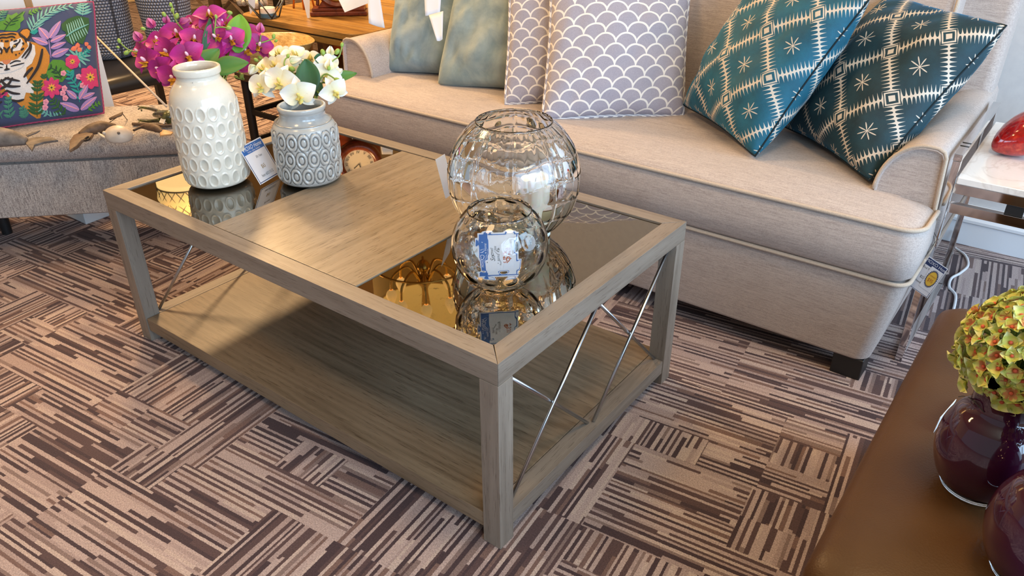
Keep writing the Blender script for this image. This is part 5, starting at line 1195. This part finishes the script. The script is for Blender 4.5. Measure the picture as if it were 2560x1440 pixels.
for s in (-1, 1):
    put(MB().tube([(s * cl * (0.37 + 0.02 * cos(a)), -0.03, 0.07 + 0.022 * sin(a)) for a in [k * 0.5 for k in range(10)]], 0.008, 8)).build('scroll', M['mahog'], mc)
zc_ = 0.135; rc = 0.098
ring = MB().lathe([(rc * 0.72, 0.030), (rc * 0.76, 0.042), (rc * 0.9, 0.048), (rc, 0.040), (rc * 1.02, 0.02), (rc * 1.02, -0.035), (0.001, -0.035)], (0, 0, 0), 56)
ring.v = [V((v.x, -v.z, v.y + zc_)) for v in ring.v]; put(ring).build('round_case', M['mahog'], mc, auto=40)
bz_ = MB().lathe([(rc * 0.60, 0.028), (rc * 0.66, 0.036), (rc * 0.73, 0.032)], (0, 0, 0), 56); bz_.v = [V((v.x, -v.z, v.y + zc_)) for v in bz_.v]; put(bz_).build('bezel', M['brass'], mc)
dl = MB().lathe([(0.001, 0.0285), (rc * 0.68, 0.0285)], (0, 0, 0), 56); dl.v = [V((v.x, -v.z, v.y + zc_)) for v in dl.v]; put(dl).build('dial', M['brass'], mc)
ps_ = sheet([atd(862, 31, 3.12), atd(921, 8, 3.22), atd(920, -24, 3.24), atd(840, -14, 3.14)], curl=0.004)
tag(ps_.build('price_sheet', M['paper'], None, False), 'white price sheet hanging in front of the mantel clock', 'paper')
# geometric candle holder with its tealight
gh = onz(672, 44, TZ); gh = V((gh.x, gh.y, TZ + 0.003)); gx = V((0.82, 0.57, 0)).normalized(); gy = V((-gx.y, gx.x, 0))
ghd = thing('geometric_candle_holder', gh, 'gunmetal wire geometric candle holder on the plank table', 'candle holder')
base_ = [gh + gx * (0.048 * cos(a)) + gy * (0.048 * sin(a)) for a in [radians(72 * k + 18) for k in range(5)]]
mid_ = [gh + gx * (0.098 * cos(a)) + gy * (0.098 * sin(a)) + V((0, 0, 0.085)) for a in [radians(72 * k - 18) for k in range(5)]]
up_ = [gh + gx * (0.06 * cos(a)) + gy * (0.06 * sin(a)) + V((0, 0, 0.17)) for a in [radians(72 * k + 18) for k in range(5)]]
m = MB()
for k in range(5):
    for a, b in ((base_[k], base_[(k + 1) % 5]), (base_[k], mid_[k]), (base_[k], mid_[(k + 1) % 5]), (up_[k], mid_[k]), (up_[k], mid_[(k + 1) % 5]), (up_[k], up_[(k + 1) % 5])): m.tube([a, b], 0.003, 7)
m.build('wire_frame', M['gun'], ghd)
MB().prism([(p.x, p.y) for p in base_], gh.z - 0.001, gh.z + 0.0012).build('floor_plate', M['gun'], ghd, False)
tl = thing('tealight', gh + V((0, 0, 0.0014)), 'cream tealight in a blue cup inside the geometric candle holder', 'candle')
MB().lathe([(0.001, 0), (0.036, 0.0), (0.037, 0.002), (0.037, 0.018), (0.0355, 0.018), (0.035, 0.004), (0.001, 0.004)], org(tl), 32).build('cup', M['tealcup'], tl, auto=40)
MB().lathe([(0.001, 0.004), (0.034, 0.004), (0.034, 0.040), (0.032, 0.042), (0.001, 0.041)], org(tl), 32).build('wax', M['wax'], tl, auto=40)
a = onz(626, 37, TZ) + V((0, 0, 0.002)); sh_ = sheet([a, a + V((0.02, 0.018, 0.03)), a + V((0.03, 0.03, 0.12)), a + V((0.0, 0.0, 0.10))])
tag(sh_.build('place_card', M['paper'], None, False), 'small white card standing at the left of the geometric candle holder', 'card')
a = onz(776, 46, TZ) + V((-0.01, -0.01, 0.002)); sh_ = sheet([a, a + V((0.008, 0.008, 0)), a + V((0.02, 0.02, 0.13)), a + V((-0.012, -0.008, 0.13))])
tag(sh_.build('place_card', M['shellw'], None, False), 'narrow cream card standing at the left foot of the mantel clock', 'card')
cr = thing('copper_candle_holder', onz(760, 20, TZ), 'copper wire candle holder behind the gunmetal one on the plank table', 'candle holder')
c0 = org(cr)
for k in range(4):
    a = radians(90 * k + 50); MB().tube([c0 + V((0.05 * cos(a), 0.05 * sin(a), 0.0005)), c0 + V((0.02 * cos(a), 0.02 * sin(a), 0.20))], 0.005, 8).build('leg', M['copper'], cr)
MB().lathe([(0.001, 0.195), (0.034, 0.195), (0.04, 0.215), (0.036, 0.215), (0.001, 0.203)], c0, 24).build('cup', M['copper'], cr)
co_ = thing('driftwood_ornament', onz(622, 18, TZ), 'whitish knobbly driftwood ornament at the far left corner of the plank table', 'ornament')
m = MB(); random.seed(2); o0 = org(co_)
m.tube(smoothpath([o0 + V((-0.06, -0.02, 0.018)), o0 + V((-0.02, 0.01, 0.03)), o0 + V((0.04, 0.0, 0.022)), o0 + V((0.09, 0.05, 0.03))], 5), lambda t: 0.016 + 0.006 * sin(9 * t), 10)
for k in range(7): m.ball(o0 + V((-0.06 + 0.022 * k, 0.015 * sin(2 * k), 0.022 + 0.008 * sin(3 * k))), 0.015 + 0.005 * random.random(), n=8)
m.build('body', varied('bleached_wood', hx('8f8172'), hx('d6ccbd'), 50, 0.7, 0.3), co_)
# black leather bench with wicker planters
bk = thing('black_leather_bench', (-1.62, 0.66, 0), 'black leather bench behind the beige bench carrying grey wicker planters', 'bench')
BX0, BX1, BY0, BY1, BZ = -2.05, -1.335, 0.1, 1.36, 0.42
lv = [(0.352, 0.008, .03), (0.358, 0.0, .035), (0.388, 0.0, .04), (0.405, 0.008, .045), (0.416, 0.025, .05), (0.42, 0.06, .05), (0.42, 0.2, .04)]
MB().rings([[V((p[0], p[1], z)) for p in rrect(BX0 + i, BX1 - i, BY0 + i, BY1 - i, r, 6)] for z, i, r in lv]).build('seat', M['blackleather'], bk)
for x in (BX0 + 0.05, BX1 - 0.05):
    for y in (BY0 + 0.05, 0.70, BY1 - 0.05): MB().box((x, y, 0.176), (0.034, 0.034, 0.352), 0.002).build('leg', M['blackwood'], bk, auto=30)
def planter(c, r0, r1, h, label):
    t = thing('wicker_planter', c, label, 'planter', 'grey wicker planters'); n = 64
    P = [(0.001, 0), (r0 * .8, 0), (r0 * .93, 0.006), (r0, 0.03)] + [(r0 + (r1 - r0) * k / 10, 0.03 + (h - 0.03) * k / 10) for k in range(1, 11)] + [(r1 - 0.014, h), (r0 - 0.012, 0.03), (0.001, 0.02)]
    m = MB().lathe(P, c, n); m.uv = [(k / n, j / (len(P) - 3)) for j in range(len(P)) for k in range(n)]
    m.build('basket', M['wicker'], t, uv=True)
    MB().tube([V(c) + V(((r1 - 0.006) * cos(2 * pi * k / 40), (r1 - 0.006) * sin(2 * pi * k / 40), h)) for k in range(40)], 0.011, 8, close=True).build('rim', M['wicker'], t)
planter((-1.76, 0.98, BZ + 0.0005), 0.120, 0.140, 0.62, 'grey woven wicker planter directly behind the tiger cushion'); planter((-1.50, 1.155, BZ + 0.0005), 0.100, 0.149, 0.62, 'grey woven wicker planter behind the magenta orchids')
pp = V((-1.80, 1.24, BZ + 0.0005)); ws_ = thing('wooden_post', pp, 'slim tan wooden post between the two wicker planters', 'post')
MB().box(pp + V((0, 0, 0.06)), (0.045, 0.045, 0.12), 0.002).build('post', M['tan'], ws_, auto=30)
MB().prism([(pp.x - .022, pp.y - .022), (pp.x + .022, pp.y - .022), (pp.x + .022, pp.y + .022), (pp.x - .022, pp.y + .022)], BZ + 0.121, BZ + 0.19, 0.002).build('pale_tip', M['ash'], ws_, auto=30)
# dark lattice stand farther back
ds = thing('lattice_stand', (-2.55, 2.35, 0), 'dark brown wooden stand with crossed braces far behind the orchids', 'stand')
def dbar(a, b, w_=0.035, name='brace'): MB().tube([a, b], w_ * 0.7, 4).build(name, M['oakbrown'], ds, False)
for x in (-3.05, -2.62, -2.2):
    for y in (2.15, 2.65): MB().box((x, y, 0.5), (0.06, 0.06, 1.0), 0.003).build('post', M['oakbrown'], ds, auto=30)
for z in (0.30, 0.62, 0.97):
    MB().box((-2.62, 2.4, z), (0.92, 0.56, 0.04), 0.003).build('shelf', M['oakbrown'], ds, auto=30)
for a, b in ((-3.05, -2.62), (-2.62, -2.2)):
    for z0, z1 in ((0.32, 0.60), (0.64, 0.95)): dbar((a, 2.13, z0), (b, 2.13, z1), 0.018); dbar((b, 2.13, z0), (a, 2.13, z1), 0.018)
# ================================================================== lamps and the wall clock seen mirrored in the table glass
em_ = lambda n, c, s: simple(n, c, 0.5, emc=c, ems=s)
warmglow = em_('lit_diffuser', (1.0, 0.74, 0.42), 2.5)
for k, (x, y, p) in enumerate(CEIL):
    t = thing('ceiling_light', (x, y, CEIL_Z - 0.03), 'round warm ceiling light panel', 'ceiling light', 'ceiling lights')
    MB().lathe([(0.27, 0.0), (0.29, 0.0), (0.29, 0.03), (0.27, 0.03)], (x, y, CEIL_Z - 0.03), 32, close=True).build('trim_ring', M['trim'], t)
    MB().lathe([(0.001, 0.012), (0.27, 0.012)], (x, y, CEIL_Z - 0.03), 32).build('diffuser', warmglow, t)
def amber(): return em_('amber_shade', (1.0, 0.70, 0.28), 3.2)
AM = amber()
lc = V((-2.72, 1.74, 1.62)); ml = thing('mesh_pendant_lamp', lc, 'drum pendant lamp with diamond wire mesh and amber diffuser', 'lamp')
MB().lathe(curve_prof([(0.001, -0.03), (0.10, -0.022), (0.175, 0.0), (0.19, 0.012), (0.19, 0.04)]), lc, 48).build('diffuser', em_('amber_diffuser', (1.0, 0.72, 0.32), 5.0), ml)
MB().lathe([(0.19, 0.04), (0.205, 0.13), (0.16, 0.23)], lc, 48).build('shade', AM, ml)
m = MB()
for k in range(20):
    for s in (-1, 1): m.tube([lc + V(((0.194 + 0.014 * t if t < .5 else 0.201 - 0.07 * (t - .5)) * cos(2 * pi * (k + s * 2.2 * t) / 20), (0.194 + 0.014 * t if t < .5 else 0.201 - 0.07 * (t - .5)) * sin(2 * pi * (k + s * 2.2 * t) / 20), 0.04 + 0.19 * t)) for t in [q / 8 for q in range(9)]], 0.0028, 5)
m.tube([lc + V((0.196 * cos(2 * pi * k / 40), 0.196 * sin(2 * pi * k / 40), 0.04)) for k in range(40)], 0.006, 6, close=True)
m.build('wire_mesh', M['gun'], ml); MB().tube([lc + V((0, 0, 0.23)), V((lc.x, lc.y, CEIL_Z))], 0.006, 8).build('rod', M['gun'], ml)
hc_ = V((-1.03, 2.28, 2.12)); ch = thing('chandelier', hc_, 'chandelier with curved glass arms inside a large sheer gold drum shade', 'chandelier')
MB().lathe(curve_prof([(0.001, -0.16), (0.03, -0.14), (0.045, -0.10), (0.02, -0.06), (0.05, 0.0), (0.02, 0.06), (0.03, 0.2), (0.012, 0.3), (0.012, CEIL_Z - hc_.z)], 4), hc_, 24).build('stem', M['brass'], ch)
for k in range(8):
    a = 2 * pi * k / 8; e = V((cos(a), sin(a), 0))
    MB().tube(smoothpath([hc_ + e * 0.03, hc_ + e * 0.10 + V((0, 0, -0.11)), hc_ + e * 0.20 + V((0, 0, -0.05)), hc_ + e * 0.22 + V((0, 0, 0.05))], 6), 0.008, 8).build('arm', M['brass'], ch)
    MB().lathe(curve_prof([(0.012, 0.05), (0.03, 0.07), (0.035, 0.10), (0.012, 0.16), (0.001, 0.17)], 3), hc_ + e * 0.22, 16).build('bulb', AM, ch)
gs = G('sheer_gold_fabric'); gs.p(col=hx('8f7f45'), rough=0.8, alpha=0.42)
MB().lathe([(0.33, -0.17), (0.335, 0.20)], hc_, 64).build('sheer_shade', gs.m, ch)
for z in (-0.17, 0.20): MB().tube([hc_ + V((0.333 * cos(2 * pi * k / 64), 0.333 * sin(2 * pi * k / 64), z)) for k in range(64)], 0.007, 8, close=True).build('hoop', M['brass'], ch)
MB().lathe([(0.335, 0.207), (0.335, 0.46), (0.001, 0.462)], hc_, 64).build('lit_band', em_('lit_gold_fabric', (1.0, 0.78, 0.30), 1.9), ch)
kk = V((-1.62, YB - 0.001, 2.35)); kk = V((-2.0, 2.68, 1.65))
wc = thing('wall_clock', kk, 'round mahogany clock with white dial and dark numerals on a tall stand', 'clock')
KS = 0.74; cd_ = (V((0.41, 0.56, 0.48)) - kk).normalized(); Fk = facing(kk, V((cd_.x, cd_.y, 0))) @ Matrix.Scale(KS, 4)
def putk(mb): mb.v = [Fk @ v for v in mb.v]; return mb
putk(MB().lathe([(0.145, 0.0), (0.15, 0.03), (0.185, 0.045), (0.215, 0.03), (0.225, 0.0), (0.225, -0.06), (0.001, -0.06)], (0, 0, 0), 48)).build('case', M['mahog'], wc)
putk(MB().lathe([(0.001, 0.004), (0.148, 0.004)], (0, 0, 0), 48)).build('dial', M['dial'], wc)
nm = MB()
for k, s in enumerate(('XII', 'I', 'II', 'III', 'IIII', 'V', 'VI', 'VII', 'VIII', 'IX', 'X', 'XI')):
    a = radians(90 - 30 * k); text(nm, s, 0.04, Fk @ Matrix.Translation((0.118 * cos(a), 0.118 * sin(a), 0.006)) @ Matrix.Rotation(a - pi / 2, 4, 'Z'))
nm.build('numerals', M['dark'], wc, False)
for a, l in ((80, 0.10), (140, 0.07)): b = MB().box((l / 2, 0, 0.008), (l, 0.007, 0.002), M=None); putk(MB().add([Matrix.Rotation(radians(a), 4, 'Z') @ v for v in b.v], b.f)).build('hand', M['dark'], wc, False)
MB().box((kk.x - 0.13, kk.y + 0.13, 0.92), (0.24, 0.20, 1.84), 0.01).build('stand', M['mahog'], wc, auto=30)
# things that a bpy parent keeps: nothing is left at the scene origin by accident
for o in COL.objects:
    if 'org' in o: del o['org']
